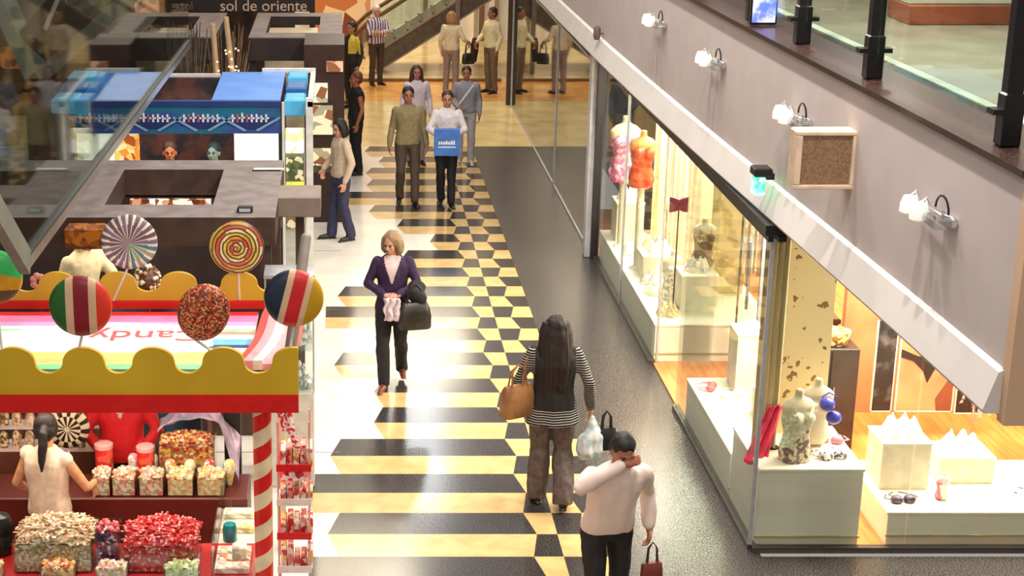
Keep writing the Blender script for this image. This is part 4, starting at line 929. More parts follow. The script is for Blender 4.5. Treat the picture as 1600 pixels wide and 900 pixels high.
for i in range(6):
    x=-1.62+.15*i; r=thing('sweet_cone','cone bag of '+('pink','white','orange','cream','red','yellow')[i]+' sweets behind the glass bins on the rear counter','sweet bag',(x,11.98 if x<-1.45 else 11.86,.85),group='cone bags on the rear counter')
    g=MB(); g.lathe([(.02,0),(.045,.12),(.05,.18)],seg=10); g.build('bag_wrap',cl_,r,True); g=MB(); g.lathe([(.018,.005),(.042,.12),(.046,.18),(.03,.21),(.008,.22)],seg=10); g.build('sweets',multi('cone_%d'%i,[((240,150,170),(246,240,230),(240,150,80),(246,226,180),(220,60,60),(246,210,90))[i],(250,240,220)],50),r,True)
g=MB(); g.box(-.93,-.80,12.2,12.3,0,1.5,bev=.01); tag(g.build('dark_pillar',M('pillar_dark',(38,34,36),.5)),'dark square pillar behind the plastic bag in the candy stall','pillar')

g=MB(); g.box(-4.3,-.75,15.02,16.03,0,.26,bev=.01); tag(g.build('stall_platform',M('platform_umber',(84,58,42),.6)),'low brown platform floor inside the near pergola stall','platform')
p=at(230,440,Y=12.80); r=thing('speckled_topiary','round speckled white and gold ornament on a stem behind the scalloped back sign','ornament',(p.x,12.82,0))
g=MB(); g.lathe([(.09,0),(.10,.02),(.02,.05),(.018,p.z-.10)],seg=12); g.build('stem',M('stem_brown',(90,60,40),.6),r,True)
g=MB(); random.seed(31); g.ball((0,0,p.z),.10,mi=0)
for i in range(90):
    a,b_=random.uniform(0,2*PI),math.acos(random.uniform(-1,1)); d=V((math.sin(b_)*math.cos(a),math.sin(b_)*math.sin(a),math.cos(b_)*1.3)); g.ball(V((0,0,p.z))+d*.10,.018,mi=1,seg=6,rings=4)
g.build('ornament',[M('orn_brown',(110,70,50),.5),multi('orn_speck',[(250,240,210),(220,170,120),(120,80,60),(250,250,240)],30)],r)
p=at(60,440,Y=12.75); r=thing('pink_flower','small pink flower ornament at the left behind the gold back sign','ornament',(p.x,12.75,0))
g=MB(); g.tube([(0,0,0),(0,0,p.z)],.012); g.build('stem',M('stem_wine',(110,30,30),.5),r)
g=MB()
for i in range(7): a=2*PI*i/7; g.ball((.04*math.cos(a),-.01,p.z+.05*math.sin(a)),(.03,.015,.03),seg=8,rings=6)
g.build('petals',M('petal_pink',(250,170,160),.4),r,True)
g=MB(); g.box(-1.95,-1.2,13.2,13.3,0,2.0)
tag(g.build('teal_board',M('teal_board',(54,96,110),.5,c2=(24,30,36),scale=2.4,detail=3)),'dark teal board standing between the candy stall and the near pergola','board')
# ================================================================ LINGERIE SHOP DISPLAYS
dw=M('display_white',(246,238,220),.35,c2=(240,230,208),scale=2); dface=M('display_face',(250,240,222),.45,c2=(244,232,212),scale=2,stretch=(.4,.4,3))
dgl=glass('display_skirt',(238,244,240),1.0,.18,.08)
def plat(label,x0,x1,y0,y1,h,skirt=True,name='display_platform'):
    r=thing(name,label,'platform',((x0+x1)/2,(y0+y1)/2,0.02)); w,d=(x1-x0)/2,(y1-y0)/2; h-=.02
    g=MB(); g.box(-w+.01,w-.01,-d+.01,d-.01,0,h-.03); g.build('base',dface,r)
    g=MB(); g.box(-w,w,-d,d,h-.03,h,bev=.006); g.build('top',dw,r)
    g=MB(); g.box(-w-.0,w,-d-.005,-d+.01,.08,.095); g.build('groove',M('groove_gold',(196,180,130),.4),r)
    return r
plat('white corner display platform behind the glass corner, holding the patterned bust',3.385,4.25,12.52,13.48,.71)
plat('lower white platform behind the corner one, next to the shop entrance',3.385,4.25,13.5,15.43,.45)
plat('long low white platform behind the front glass at the right edge',4.47,8.4,12.54,13.65,.32)
plat('far white window platform beyond the shop entrance',3.385,4.7,17.15,21.2,.44)
def box_(label,x0,x1,y0,y1,z0,z1,name='pedestal'):
    r=thing(name,label,'pedestal',((x0+x1)/2,(y0+y1)/2,z0)); w,d,h=(x1-x0)/2,(y1-y0)/2,z1-z0
    g=MB(); g.box(-w,w,-d,d,0,h-.02,bev=.004); g.build('body',M('pedestal_cream',(244,232,204),.4),r)
    g=MB(); g.box(-w-.008,w+.008,-d-.008,d+.008,h-.02,h,bev=.004); g.build('top',dw,r); return r
box_('tall cream box pedestal topped with white lace on the long platform',4.54,4.95,13.0,13.4,.32,.74)
box_('lower cream box pedestal on the long platform, right of the tall one',5.08,5.55,13.12,13.5,.32,.56)
box_('tall white pedestal near the glass door of the shop',3.76,4.13,15.0,15.35,.45,1.04)
box_('small white cube pedestal behind the pink scarf',3.80,4.2,14.15,14.5,.45,.72)
box_('white pedestal at the far end of the far window platform',3.5,3.85,20.6,21.0,.44,.95)
box_('short white pedestal in the middle of the far window platform',3.55,3.95,18.9,19.3,.44,.72)
box_('white pedestal at the near end of the far window platform',3.75,4.15,17.6,18.0,.44,.86)
def bust(label,x,y,z0,z1,body,garm,cup=None,paint=None,pole=True,w=1.0,rz=0,garp=None):
    r=thing('mannequin_bust',label,'mannequin',(x,y,z0),rz); h=z1-z0; s=h/.72
    b=MB(); q=lambda z:(0,0,z*s)
    loft(b,[((0,0,.02*s),.10*s*w,.075*s),((0,0,.10*s),.155*s*w,.105*s),((0,0,.28*s),.115*s*w,.085*s),((0,0,.44*s),.15*s*w,.10*s),((0,0,.56*s),.17*s*w,.085*s),((0,0,.61*s),.12*s*w,.06*s),((0,0,.64*s),.05*s,.045*s)])
    for sg in(1,-1): b.ball((sg*.065*s,-.085*s,.44*s),(.058*s,.055*s,.055*s)); 
    b.tube([q(.60),q(.72)],[.045*s,.04*s],seg=12)
    blob(b,'form',body,r,voxel=.012,smooth=2)
    if garm:
        b=MB(); loft(b,[((0,0,.0*s),.15*s*w,.12*s),((0,0,.10*s),.165*s*w,.115*s),((0,0,.28*s),.125*s*w,.095*s),((0,0,.44*s),.16*s*w,.11*s),((0,0,.52*s),.15*s*w,.085*s)])
        for sg in(1,-1): b.ball((sg*.065*s,-.09*s,.45*s),(.064*s,.06*s,.06*s))
        blob(b,'garment',garm,r,voxel=.012,smooth=1,fold=.014,fscale=14,paint=(lambda c:paint(c/s)) if paint else None)
        g=MB()
        for sg in(1,-1): g.tube([(sg*.07*s,-.10*s,.50*s),(sg*.09*s,-.05*s,.60*s),(sg*.085*s,.06*s,.58*s)],.006*s,seg=6)
        g.build('straps',garm[0] if isinstance(garm,list) else garm,r,True)
    if cup:
        g=MB()
        for sg in(1,-1): g.ball((sg*.068*s,-.095*s,.45*s),(.068*s,.065*s,.062*s)); g.tube([(sg*.07*s,-.11*s,.50*s),(sg*.09*s,-.05*s,.60*s),(sg*.085*s,.06*s,.58*s)],.007*s,seg=6)
        g.build('bra',cup,r,True)
        g=MB(); g.lathe([(.158*s*w,.02),(.165*s*w,.10*s),(.145*s*w,.15*s)],seg=20,sy=.7); g.build('briefs',cup,r,True)
    return r
cf=M('form_cream',(240,222,188),.45); ff=M('form_flesh',(226,176,140),.45)
lace=M('lace_cream',(246,238,206),.6,c2=(200,196,160),scale=40); mau=M('lace_mauve',(120,92,92),.6,c2=(226,206,170),scale=22,detail=4,lo=.45,hi=.55)
bust('bust in cream lace top and mauve-brown patterned skirt at the glass corner',3.72,12.72,.71,1.33,cf,[lace,mau],paint=lambda c:0 if c.z-.28-.9*c.x>0 else 1,rz=.3)
pur=M('satin_violet',(84,84,200),.3,c2=(60,56,160),scale=8)
bust('cream bust with violet-blue bra beside the patterned bust',3.97,13.05,.71,1.30,cf,None,cup=None)
def bra(label,x,y,z,mat,s=1,rz=0,flat=True,name='bra'):
    r=thing(name,label,'lingerie',(x,y,z),rz)
    g=MB()
    for sg in(1,-1):
        c=(sg*.065*s,0,.0) if flat else (sg*.03*s,-.03,-sg*.055*s)
        g.ball((c[0],c[1],c[2]+(.01 if flat else 0)),(.062*s,.058*s,.045*s if flat else .055*s),seg=14,rings=8)
    g.build('cups',mat,r,True)
    g=MB()
    for sg in(1,-1):
        g.tube([(sg*.07*s,.04*s,.02),(sg*.10*s,.12*s,.012),(sg*.03*s,.18*s,.008)] if flat else [(sg*.03*s,0,.05*s),(sg*.06*s,.02,.10*s),(0,.04,.13*s)],.006*s,seg=6)
        if flat: g.tube([(sg*.12*s,0,.01),(sg*.17*s,.05*s,.008),(sg*.12*s,.13*s,.008)],.007*s,seg=6)
    g.build('straps',mat,r,True); return r
bra('violet-blue satin bra hanging on the cream bust',at(1296,640,Y=12.93).x,12.93,at(1296,640,Y=12.93).z,pur,1.05,0,False)
wl2=M('lace_white',(252,248,238),.5,c2=(226,214,196),scale=50); pk=M('satin_pink',(240,130,150),.35); dkp=M('satin_plum',(96,74,96),.4,c2=(60,46,66),scale=20); blw=M('lace_black_white',(230,224,226),.5,c2=(90,70,86),scale=34,lo=.5,hi=.56)
bra('white and black lace bra lying at the front of the corner platform',4.05,12.75,.725,blw,1.0,.2); bra('pink bra lying behind the white and black one on the corner platform',4.12,13.1,.725,pk,.9,-.3)
bra('plum-coloured bra lying flat on the long platform in front of the tall pedestal',4.66,12.74,.335,dkp,.85,.1); 
bra('white lacy bra with dark bow at the right end of the long platform',5.85,12.85,.345,blw,1.3,.2)
bra('white bra spread on the corner of the low platform beside the glass door',3.72,14.9,.465,wl2,1.0,.4)
bra('pink-red bra lying on the low platform nearest the shop entrance',3.56,15.1,.465,M('satin_coral',(232,96,96),.4),.8,1.2)
random.seed(9)
def frill(label,x,y,z,r_,mat,n=5,h_=.09):
    g=MB()
    for i in range(n):
        a=2*PI*i/n; cx,cy=(x+math.cos(a)*r_*.55,y+math.sin(a)*r_*.5)
        k=MB; pts=[]
        g.lathe([(r_*.50,0),(r_*.42,h_*.3),(r_*.30,h_*.6),(r_*.12,h_*random.uniform(.9,1.25)),(.004,h_*1.3)],(cx,cy,z),seg=9,sx=random.uniform(.8,1.2))
    g.ball((x,y,z+h_*.35),(r_*.6,r_*.55,h_*.5))
    o=g.build('lace_garment',mat,None,True); return tag(o,label,'lingerie')
frill('peaked white lace piece heaped on the tall cream pedestal',4.745,13.2,.742,.19,wl2,6,.13)
frill('white lace piece heaped on the lower cream pedestal',5.30,13.3,.562,.19,wl2,6,.12)
frill('white lace piece on the tall pedestal near the glass door',3.94,15.17,1.042,.13,wl2,5,.06)
frill('white ruffled piece on the far window pedestal, at its far end',3.67,20.8,.952,.15,wl2,6,.14)
frill('cream ruffled piece in the middle of the far window platform',3.75,19.1,.722,.15,wl2,5,.12)
frill('white ruffled piece on the near pedestal of the far window',3.95,17.8,.862,.14,wl2,6,.12)
frill('cream frill lying low on the far platform beside the glass',3.60,18.3,.442,.15,lace,5,.08)
frill('soft white garment piled behind the corner platform',4.0,14.75,.452,.17,wl2,5,.15)
bust('small pink and white child-sized bust in front of the lower pedestal',5.0,12.80,.32,.56,M('form_white',(246,240,230),.4),[pk,wl2],paint=lambda c:0 if c.x<0 else 1,w=1.1)
# busts in the far window
bust('bust in pink and magenta lace at the far end of the window',3.52,20.35,1.30,2.12,cf,[M('lace_magenta',(214,90,150),.5,c2=(246,200,214),scale=18,lo=.45,hi=.55)])
bust('bust in bright orange-red dress nearer than the pink one',3.56,19.35,1.46,2.14,M('form_orange',(246,150,80),.45),[M('satin_orange_red',(236,84,46),.35,c2=(200,50,30),scale=9,lo=.5,hi=.6)])
for (x,y,z1,l) in ((3.52,20.35,1.30,'slim white stand under the pink bust'),(3.56,19.35,1.46,'slim cream stand under the orange bust')):
    g=MB(); g.lathe([(.10,0),(.09,.02),(.045,.05),(.045,z1-.47),(.10,z1-.455),(.10,z1-.44)],(x,y,.44),seg=16); tag(g.build('display_stand',M('stand_cream',(236,226,200),.4),smooth=True),l,'stand')
g=MB(); p=at(1061,320,Y=17.75); 
r=thing('garment_stand','thin black stand holding a dark red bandeau top in the far window','stand',(p.x,p.y,.44))
g=MB(); g.lathe([(.07,0),(.07,.012),(.008,.02),(.008,p.z-.5)],seg=10); g.build('pole',pm,r,True)
g=MB(); n=12; vs=[]
for i in range(n+1):
    t=i/n; x=-.10+.20*t; hh=.055+.03*abs(math.cos(t*PI)); vs+=[(x,-.02*math.sin(t*PI),p.z-.44-hh),(x,-.02*math.sin(t*PI),p.z-.44+hh),(x,.03,p.z-.44+hh),(x,.03,p.z-.44-hh)]
g.add(vs,[[i*4+a,i*4+(a+1)%4,i*4+4+(a+1)%4,i*4+4+a] for i in range(n) for a in range(4)]+[[3,2,1,0],[n*4,n*4+1,n*4+2,n*4+3]]); g.build('bandeau',M('cloth_wine',(126,36,56),.5,c2=(100,26,44),scale=20),r,True)
# pink scarf
g=MB(); n=16; a0,a1=at(1212,632,Y=12.95),at(1180,724,Y=12.75); vs=[]; m_=10
for i in range(n+1):
    t=i/n; c=a0.lerp(a1,t); w_=.055+.035*t
    for k in range(m_+1):
        u=k/m_-.5; vs.append((c.x+u*2*w_,c.y+.022*math.sin(u*14+t*3),c.z+.01*math.sin(u*9)))
g.add(vs,[[i*(m_+1)+k,i*(m_+1)+k+1,(i+1)*(m_+1)+k+1,(i+1)*(m_+1)+k] for i in range(n) for k in range(m_)])
sc_=thing('scarf_stand','bright pink satin scarf draped over a thin stand at the glass corner','scarf',(0,0,0))
o=g.build('scarf',M('scarf_pink',(232,50,84),.4,c2=(206,30,66),scale=10),sc_,True); so=o.modifiers.new('s','SOLIDIFY'); so.thickness=.01
g=MB(); g.tube([(a0.x,a0.y+.03,.71),(a0.x,a0.y+.03,a0.z)],.008); g.lathe([(.06,0),(.06,.01)],(a0.x,a0.y+.03,.71)); g.build('rod',pm,sc_,True)
# curtain and wallpaper panel
def curtain(label,x0,x1,y,z0,z1,mat,nf=7,amp=.03):
    g=MB(); n=nf*8; vs=[]
    for z in (z0,z1):
        for i in range(n+1): vs.append((x0+(x1-x0)*i/n,y+amp*math.sin(2*PI*nf*i/n),z))
        for i in range(n,-1,-1): vs.append((x0+(x1-x0)*i/n,y+.02+amp*math.sin(2*PI*nf*i/n),z))
    k=2*(n+1); g.add(vs,[[i,(i+1)%k,k+(i+1)%k,k+i] for i in range(k)])
    return tag(g.build('curtain',mat,smooth=True),label,'curtain')
curtain('beige pleated curtain hanging at the shop corner behind the glass',3.42,3.62,12.95,.71,2.78,M('curtain_beige',(224,202,156),.7,c2=(206,184,138),scale=6,stretch=(3,3,.1)),4,.018)
wpm=M('wallpaper',(246,226,176),.6,c2=(150,112,66),scale=15,detail=1,lo=.64,hi=.68)
g=MB(); g.box(3.68,4.12,13.3,13.34,.71,2.86); tag(g.build('wallpaper_panel',wpm),'cream floral wallpaper panel standing behind the busts','panel')
curtain('pale pleated curtain inside the far window behind the orange bust',4.0,4.6,20.9,.44,2.8,M('curtain_pale',(238,222,186),.7,c2=(214,194,150),scale=6,stretch=(3,3,.1)),7,.03)
curtain('pinkish pleated curtain in the middle of the far window',3.95,4.35,19.6,.44,2.8,M('curtain_rose',(214,184,166),.7,c2=(230,208,188),scale=8,stretch=(4,4,.1)),6,.03)
g=MB(); g.box(4.2,4.6,18.3,18.35,.44,2.86); tag(g.build('wallpaper_panel',M('wallpaper_gold',(240,224,170),.6,c2=(206,184,120),scale=6,detail=2,lo=.5,hi=.6)),'yellowish cream panel behind the red bandeau stand','panel')
# hanging garments
def rack(label,x0,x1,y,z,ms,n,L=.5,grp=None):
    r=thing('clothes_rack',label,'clothes rack',(x0,y,0)); w=x1-x0
    g=MB(); g.tube([(0,0,z),(w,0,z)],.012); g.tube([(0,0,.02),(0,0,z)],.012); g.tube([(w,0,.02),(w,0,z)],.012); g.build('rail',steel,r,True)
    for i in range(n):
        x=w*(i+.5)/n; g=MB(); q=[(-.14,-.06),(-.03,0),(.03,0),(.14,-.06),(.12,-.12),(.10,-L),(-.10,-L*random.uniform(.9,1)),(-.12,-.12)]
        g.prism(q,(x,0,z-.03),(.35,.93,0),(0,0,1),(.93,-.35,0),.03); o=g.build('garment',ms[i%len(ms)],r)
    return r
gm=[M('gar_%d'%i,c,.6,c2=tuple(int(v*.75) for v in c),scale=14) for i,c in enumerate(((232,206,170),(240,226,200),(206,160,120),(150,84,60),(246,236,216)))]
rack('rack of beige and cream garments inside the shop past the glass door',4.2,5.1,16.9,1.72,gm,12,.62)
rack('rack of dark red and brown garments deeper in the shop',4.78,5.5,18.9,1.75,[gm[3],M('gar_red',(150,40,40),.6),gm[2],M('gar_brown',(84,50,40),.6)],9,.7)
rack('rack of pink and cream garments at the right behind the long platform',5.75,6.9,14.2,1.02,[M('gar_pink',(236,170,160),.6),gm[1],M('gar_dark',(90,46,40),.6),gm[4],M('gar_salmon',(226,130,110),.6)],14,.45)
b_=thing('low_bench','low dark brown bench holding folded goods inside the shop','bench',(5.1,17.4,.02))
g=MB(); g.box(-.3,.3,-.25,.25,.42,.48,bev=.01); g.build('top',M('bench_brown',(96,56,34),.4),b_)
for sx in(-.26,.26):
    for sy in(-.2,.2): g=MB(); g.box(sx-.02,sx+.02,sy-.02,sy+.02,0,.42); g.build('leg',MATS['bench_brown'],b_)
# dark cabinet + basket
cb=thing('dark_cabinet','black cabinet standing beside the floral wallpaper panel','cabinet',(4.62,14.75,.02))
g=MB(); g.box(-.34,.17,-.18,.18,0,1.02,bev=.01); g.build('body',M('cabinet_black',(40,28,24),.35,c2=(52,36,30),scale=6),cb)
g=MB(); g.box(-.09,-.08,-.19,-.18,.03,.99); g.build('door_gap',M('gap_black',(14,10,10),.6),cb)
g=MB(); g.tube([(-.05,-.20,.45),(-.05,-.20,.65)],.008); g.build('handle',steel,cb)
g=MB(); g.lathe([(.10,0),(.13,.10),(.135,.13)],(4.60,14.72,1.045)); 
tag(g.build('basket',multi('basket_gold',[(226,190,110),(170,110,60),(246,226,170),(120,70,40)],26)),'round golden-brown basket on top of the black cabinet','basket')
# posters (plain generic images)
def poster(label,x0,x1,z0,z1,y,fn):
    r=thing('poster',label,'poster',((x0+x1)/2,y,z0)); w,h=(x1-x0)/2,z1-z0
    g=MB(); g.box(-w,w,0,.02,0,h); g.build('board',fn[0],r)
    g=MB(); [g.box(*q) for q in ((-w-.01,-w,-.005,.025,0,h),(w,w+.01,-.005,.025,0,h),(-w,w,-.005,.025,-.01,0))]; g.build('frame',M('poster_frame',(236,216,196),.4),r)
    return r
po=poster('narrow dark black-and-white picture board left of the skin-toned one',5.04,5.22,.32,1.22,14.86,[M('photo_dark',(30,24,24),.4,c2=(110,100,96),scale=5,detail=5,lo=.5,hi=.7)])
po=poster('large picture board of a skin-toned torso in black lingerie behind the pedestals',5.27,5.80,.32,1.3,14.86,[M('photo_skin',(214,142,98),.4,c2=(190,112,74),scale=2)])
g=MB(); g.prism([(-.26,.62),(-.10,.55),(.05,.56),(.20,.66),(.26,.74),(.26,.66),(.15,.54),(.06,.40),(.01,.28),(-.04,.40),(-.14,.50),(-.26,.54)],(0,-.004,0),(1,0,0),(0,0,1),(0,1,0),.004); g.build('printed_briefs',M('print_black',(40,24,22),.4),po)
g=MB(); g.prism([(.12,0),(.26,0),(.26,.42),(.20,.30),(.10,.12)],(0,-.004,0),(1,0,0),(0,0,1),(0,1,0),.004); g.build('printed_shade',M('print_brown',(126,66,42),.4),po)
po=poster('small dark floral picture board right of the torso picture',5.84,6.1,.3,.95,14.86,[M('photo_floral',(34,24,26),.4,c2=(206,176,150),scale=12,detail=3,lo=.56,hi=.6)])
# more stock in the far window and the shop
for i,(x,y,z0,c,l) in enumerate(((3.6,20.0,.44,(250,244,236),'white lace heap beside the foot of the pink bust stand'),(3.9,20.3,.44,(236,214,170),'straw-coloured heap at the back of the far window platform'),(3.60,18.72,.44,(246,232,222),'pinkish-white heap in front of the short middle pedestal'),(3.58,17.5,.44,(214,196,150),'straw-coloured lace at the near end of the far platform'),(4.1,18.9,.44,(250,246,236),'white folded lace behind the short middle pedestal'),(4.0,15.7,.02,(180,120,70),'tan folded goods on the shop floor by the glass door'))):
    frill(l,x,y,z0+.002,.13,M('heap_%d'%i,c,.6,c2=tuple(int(v*.8) for v in c),scale=30),5,.12)
for i,(x,y,z0,z1,c,l) in enumerate(((4.05,18.0,.86,1.42,(150,110,70),'small bust in brown-gold lace on the near pedestal'),(3.75,18.15,.44,1.0,(246,240,226),'white bust standing low beside the near pedestal of the far window'),(4.2,20.2,.44,1.25,(206,180,140),'beige bust at the back of the far window'),(3.98,14.3,.72,1.2,(250,240,224),'pale bust in white on the small cube pedestal'))):
    bust(l,x,y,z0,z1,cf,[M('bustg_%d'%i,c,.6,c2=tuple(int(v*.7) for v in c),scale=26)])
rack('rack of white and pink nightwear along the back wall of the shop',5.2,6.2,16.2,1.35,[gm[1],MATS['gar_pink'],gm[4]],12,.55)
r=thing('wall_shelf','white shelf unit with folded garments at the back of the shop','shelf',(4.95,19.8,.02))
g=MB(); g.box(-.3,.3,.0,.3,0,1.7); g.build('carcass',M('shelf_white2',(238,228,204),.5),r)
for z in (.3,.7,1.1,1.45):
    g=MB(); g.box(-.3,.3,-.14,0,z,z+.02); g.build('shelf_board',dw,r)
    g=MB()
    for k in range(5): g.box(-.27+.11*k,-.18+.11*k,-.12,-.01,z+.02,z+.08+.04*(k%3),mi=k%3,bev=.01)
    g.build('folded_garments',[gm[0],gm[2],MATS['gar_pink']],r)
# ================================================================ PEOPLE
def cl(name,c,c2=None,scale=20,rough=.75,**k): return M('cloth_'+name,c,rough,c2=c2 or tuple(v*.90 for v in c),scale=scale,lo=.3,hi=.7,sheen=.0,**k)
def gnd(px,py): p=at(px,py,z=0); p.z=0.001; return p
def W(root,p): # point in a figure's frame -> world
    s=root.scale[0]; a=root.rotation_euler[2]; x,y,z=p[0]*s,p[1]*s,p[2]*s
    return V((root.location.x+x*math.cos(a)-y*math.sin(a), root.location.y+x*math.sin(a)+y*math.cos(a), root.location.z+z))
# 1 man in white shirt
shirt=cl('shirt_white',(236,216,206),(226,204,192),6,.6)
man=person('man in white shirt and black trousers wiping his face with his forearm, nearest the camera',(1.90,10.95,0),.12,1.74,
  J=dict(eN=(-.26,-.20,1.30),wN=(.01,-.27,1.49),fN=(1,-.05,.25),eP=(.30,.06,1.14),wP=(.30,-.02,.90),kN=(-.10,-.12,.50),aN=(-.09,-.10,.08),kP=(.10,-.02,.50),aP=(.11,.22,.12)),
  skin=(178,112,84),topm=shirt,bottom=cl('trouser_black',(30,26,26)),hairc=(26,20,20),hair='short',w=1.12,lean=(.03,-.28),head=(.45,0,.15),curl=(.6,.7),palm={'N':(0,.9,-.3)},hem=.90,voxel=.009,belly=.012,fold=.014,sleeve_r=1.12)
# belt
# 2 striped top woman
def stripes():
    m=bpy.data.materials.new('cloth_stripes'); m.use_nodes=True; nt=m.node_tree; b=nt.nodes['Principled BSDF']; L=nt.links.new
    tc=nt.nodes.new('ShaderNodeTexCoord'); w=nt.nodes.new('ShaderNodeTexWave'); w.bands_direction='Z'; w.inputs['Scale'].default_value=15; w.inputs['Distortion'].default_value=.6; w.inputs['Detail'].default_value=1
    L(tc.outputs['Object'],w.inputs['Vector']); r=nt.nodes.new('ShaderNodeValToRGB'); r.color_ramp.elements[0].position=.86; r.color_ramp.elements[1].position=.94
    r.color_ramp.elements[0].color=lin((30,26,26))+(1,); r.color_ramp.elements[1].color=lin((226,216,206))+(1,); L(w.outputs['Fac'],r.inputs['Fac']); L(r.outputs['Color'],b.inputs['Base Color']); b.inputs['Roughness'].default_value=.8; return m
p=gnd(858,788)
sw=person('woman with long dark hair in black top with thin white stripes, walking away',p,PI,1.74,
  J=dict(eP=(.30,.0,1.13),wP=(.27,-.18,.99),eN=(-.29,.05,1.12),wN=(-.33,-.06,.86),kP=(.09,-.06,.50),aP=(.10,-.06,.08),kN=(-.10,-.05,.5),aN=(-.10,.14,.10)),
  skin=(196,134,104),topm=[stripes(),cl('vest_back',(30,24,22))],paint=lambda c:1 if abs(c.x)<.17 and c.z>.90 else 0,bottom=cl('trouser_taupe',(112,94,86),(84,70,66)),hairc=(36,22,18),hair='verylong',hem=.76,trouser=1.45,voxel=.009,coatlen=1,fold=.016,w=1.12)
# 3 purple cardigan
vp=cl('cardigan_violet',(58,28,70),(40,18,52)); vb=cl('blouse_pink',(226,196,196))
p=gnd(612,602)
def vneck(c): return 1 if (c.y<-.03 and c.z>1.16 and abs(c.x)<(c.z-1.14)*.32+.0 and c.z<1.46) else 0
pw=person('fair-haired woman in violet cardigan with hands joined at her waist, walking towards the camera',p,-.1,1.68,
  J=dict(eN=(-.26,-.02,1.13),wN=(-.07,-.21,1.06),fN=(1,-.1,-.1),eP=(.27,-.04,1.14),wP=(.07,-.23,1.07),fP=(-1,-.1,-.15),kN=(-.09,-.12,.49),aN=(-.07,-.12,.08),kP=(.09,-.02,.50),aP=(.09,.26,.13)),
  skin=(214,158,128),topm=[vp,vb],paint=vneck,bottom=cl('trouser_dark',(30,24,28)),hairc=(150,120,86),hair='bob',shoe=(120,60,40),hem=.82,voxel=.009,head=(.25,0,-.45),curl=(.7,.7),palm={'N':(0,.4,-1),'P':(0,.4,-1)},trouser=1.05,fold=.013)
# 4 olive sweater man
p=gnd(636,318); om=person('man in olive-khaki sweater and brown trousers walking on the left of the couple',p,.05,1.78,
  J=dict(kN=(-.10,-.06,.5),aN=(-.10,.12,.09),kP=(.10,-.09,.5),aP=(.10,-.12,.08),wN=(-.27,-.10,.87),wP=(.27,-.05,.87)),
  skin=(176,116,88),topm=cl('sweater_khaki',(142,128,92),(126,112,78)),bottom=cl('trouser_brown',(82,64,52)),hairc=(32,24,20),w=1.08,hem=.88,voxel=.011)
# 5 woman with the blue bag
p=gnd(696,320); bw=person('woman in white jacket holding a blue shopping bag in front of her',p,-.05,1.74,
  J=dict(eN=(-.26,-.06,1.14),wN=(-.13,-.26,1.09),fN=(.5,-.8,0),eP=(.26,-.06,1.14),wP=(.13,-.26,1.09),fP=(-.5,-.8,0),kN=(-.08,-.05,.5),aN=(-.07,.10,.09),kP=(.08,-.07,.5),aP=(.08,-.10,.08)),
  skin=(196,136,110),topm=cl('jacket_white',(228,222,226),(206,196,206)),bottom=cl('trouser_black2',(26,24,30)),hairc=(74,44,34),hair='short',hem=.92,voxel=.011,curl=(.8,.8),head=(.1,0,0))
# 6
p=V((1.22,27.2,0)); person('woman in pale lilac top half hidden behind the olive-sweater man',p,.1,1.66,skin=(190,130,104),topm=cl('top_lilac',(222,206,214)),bottom=cl('trouser_grey',(150,140,140)),hairc=(70,44,34),hair='long',voxel=.013)
# 7
p=gnd(726,256); r=person('man in grey sweatshirt with pale diagonal strap and light trousers behind the couple',p,-.1,1.64,
  J=dict(wN=(-.12,-.22,1.02),eN=(-.26,-.02,1.13),fN=(1,0,-.2)),skin=(176,118,92),topm=cl('sweat_grey',(150,146,156)),bottom=cl('trouser_light',(186,178,178)),hairc=(48,32,28),shoe=(214,206,200),w=1.08,voxel=.013)
g=MB(); g.tube([(.13,-.13,1.40),(.02,-.155,1.25),(-.10,-.155,1.08),(-.17,-.13,.98)],.018,flat=.4,seg=8); g.build('strap',cl('strap',(226,222,222)),r,True)
# 8 dark haired woman at left
p=gnd(533,374); j8=person('black-haired woman in beige jacket and blue jeans standing by the brown shop stand',p,-1.15,1.70,
  J=dict(eN=(-.25,.0,1.13),wN=(-.20,-.18,.98),eP=(.26,.04,1.12),wP=(.24,-.06,.86),aP=(.11,.10,.08),aN=(-.10,-.10,.08),kN=(-.1,-.06,.5)),
  skin=(206,150,122),topm=cl('jacket_beige',(206,182,160)),bottom=cl('jeans_blue',(54,52,84),(40,40,64)),hairc=(22,16,18),hair='bob',hem=.90,trouser=1.15,voxel=.011,head=(.25,0,.2))
# 9 person in black vest
p=gnd(556,272); person('bare-armed person in black standing behind the black-haired woman',p,-1.3,1.68,
  J=dict(eN=(-.27,-.06,1.14),wN=(-.15,-.26,1.20),fN=(0,-.5,.8)),skin=(176,104,72),topm=cl('vest_black',(28,22,24)),sleeve='none',bottom=cl('trouser_black3',(24,20,22)),hairc=(110,66,46),voxel=.012,w=1.1)
# 10 plaid man
plaid=M('cloth_plaid',(226,214,220),.7,c2=(92,74,120),scale=5,detail=1,lo=.49,hi=.52,kind='wavex')
p=gnd(588,133); person('white-haired man in purple-and-white checked shirt with folded arms near the escalator foot',p,.5,1.68,
  J=dict(eN=(-.25,-.10,1.14),wN=(.05,-.22,1.12),fN=(1,0,.1),eP=(.25,-.10,1.14),wP=(-.05,-.24,1.15),fP=(-1,0,.1)),skin=(204,150,124),topm=plaid,bottom=cl('trouser_umber',(72,56,50)),hairc=(222,214,206),voxel=.013,w=1.1,palm={'N':(0,1,0),'P':(0,1,0)})
# 11
p=gnd(549,170); person('dark-clothed person with yellow scarf standing far back beside the brown shop stand',p,-.8,1.70,skin=(180,120,96),topm=[cl('coat_dark',(32,26,26)),cl('scarf_yellow',(214,190,70))],paint=lambda c:1 if (c.x>.03 and c.y<-.0 and c.z>1.1) else 0,bottom=cl('trouser_dark4',(26,22,24)),hairc=(36,26,24),voxel=.013)
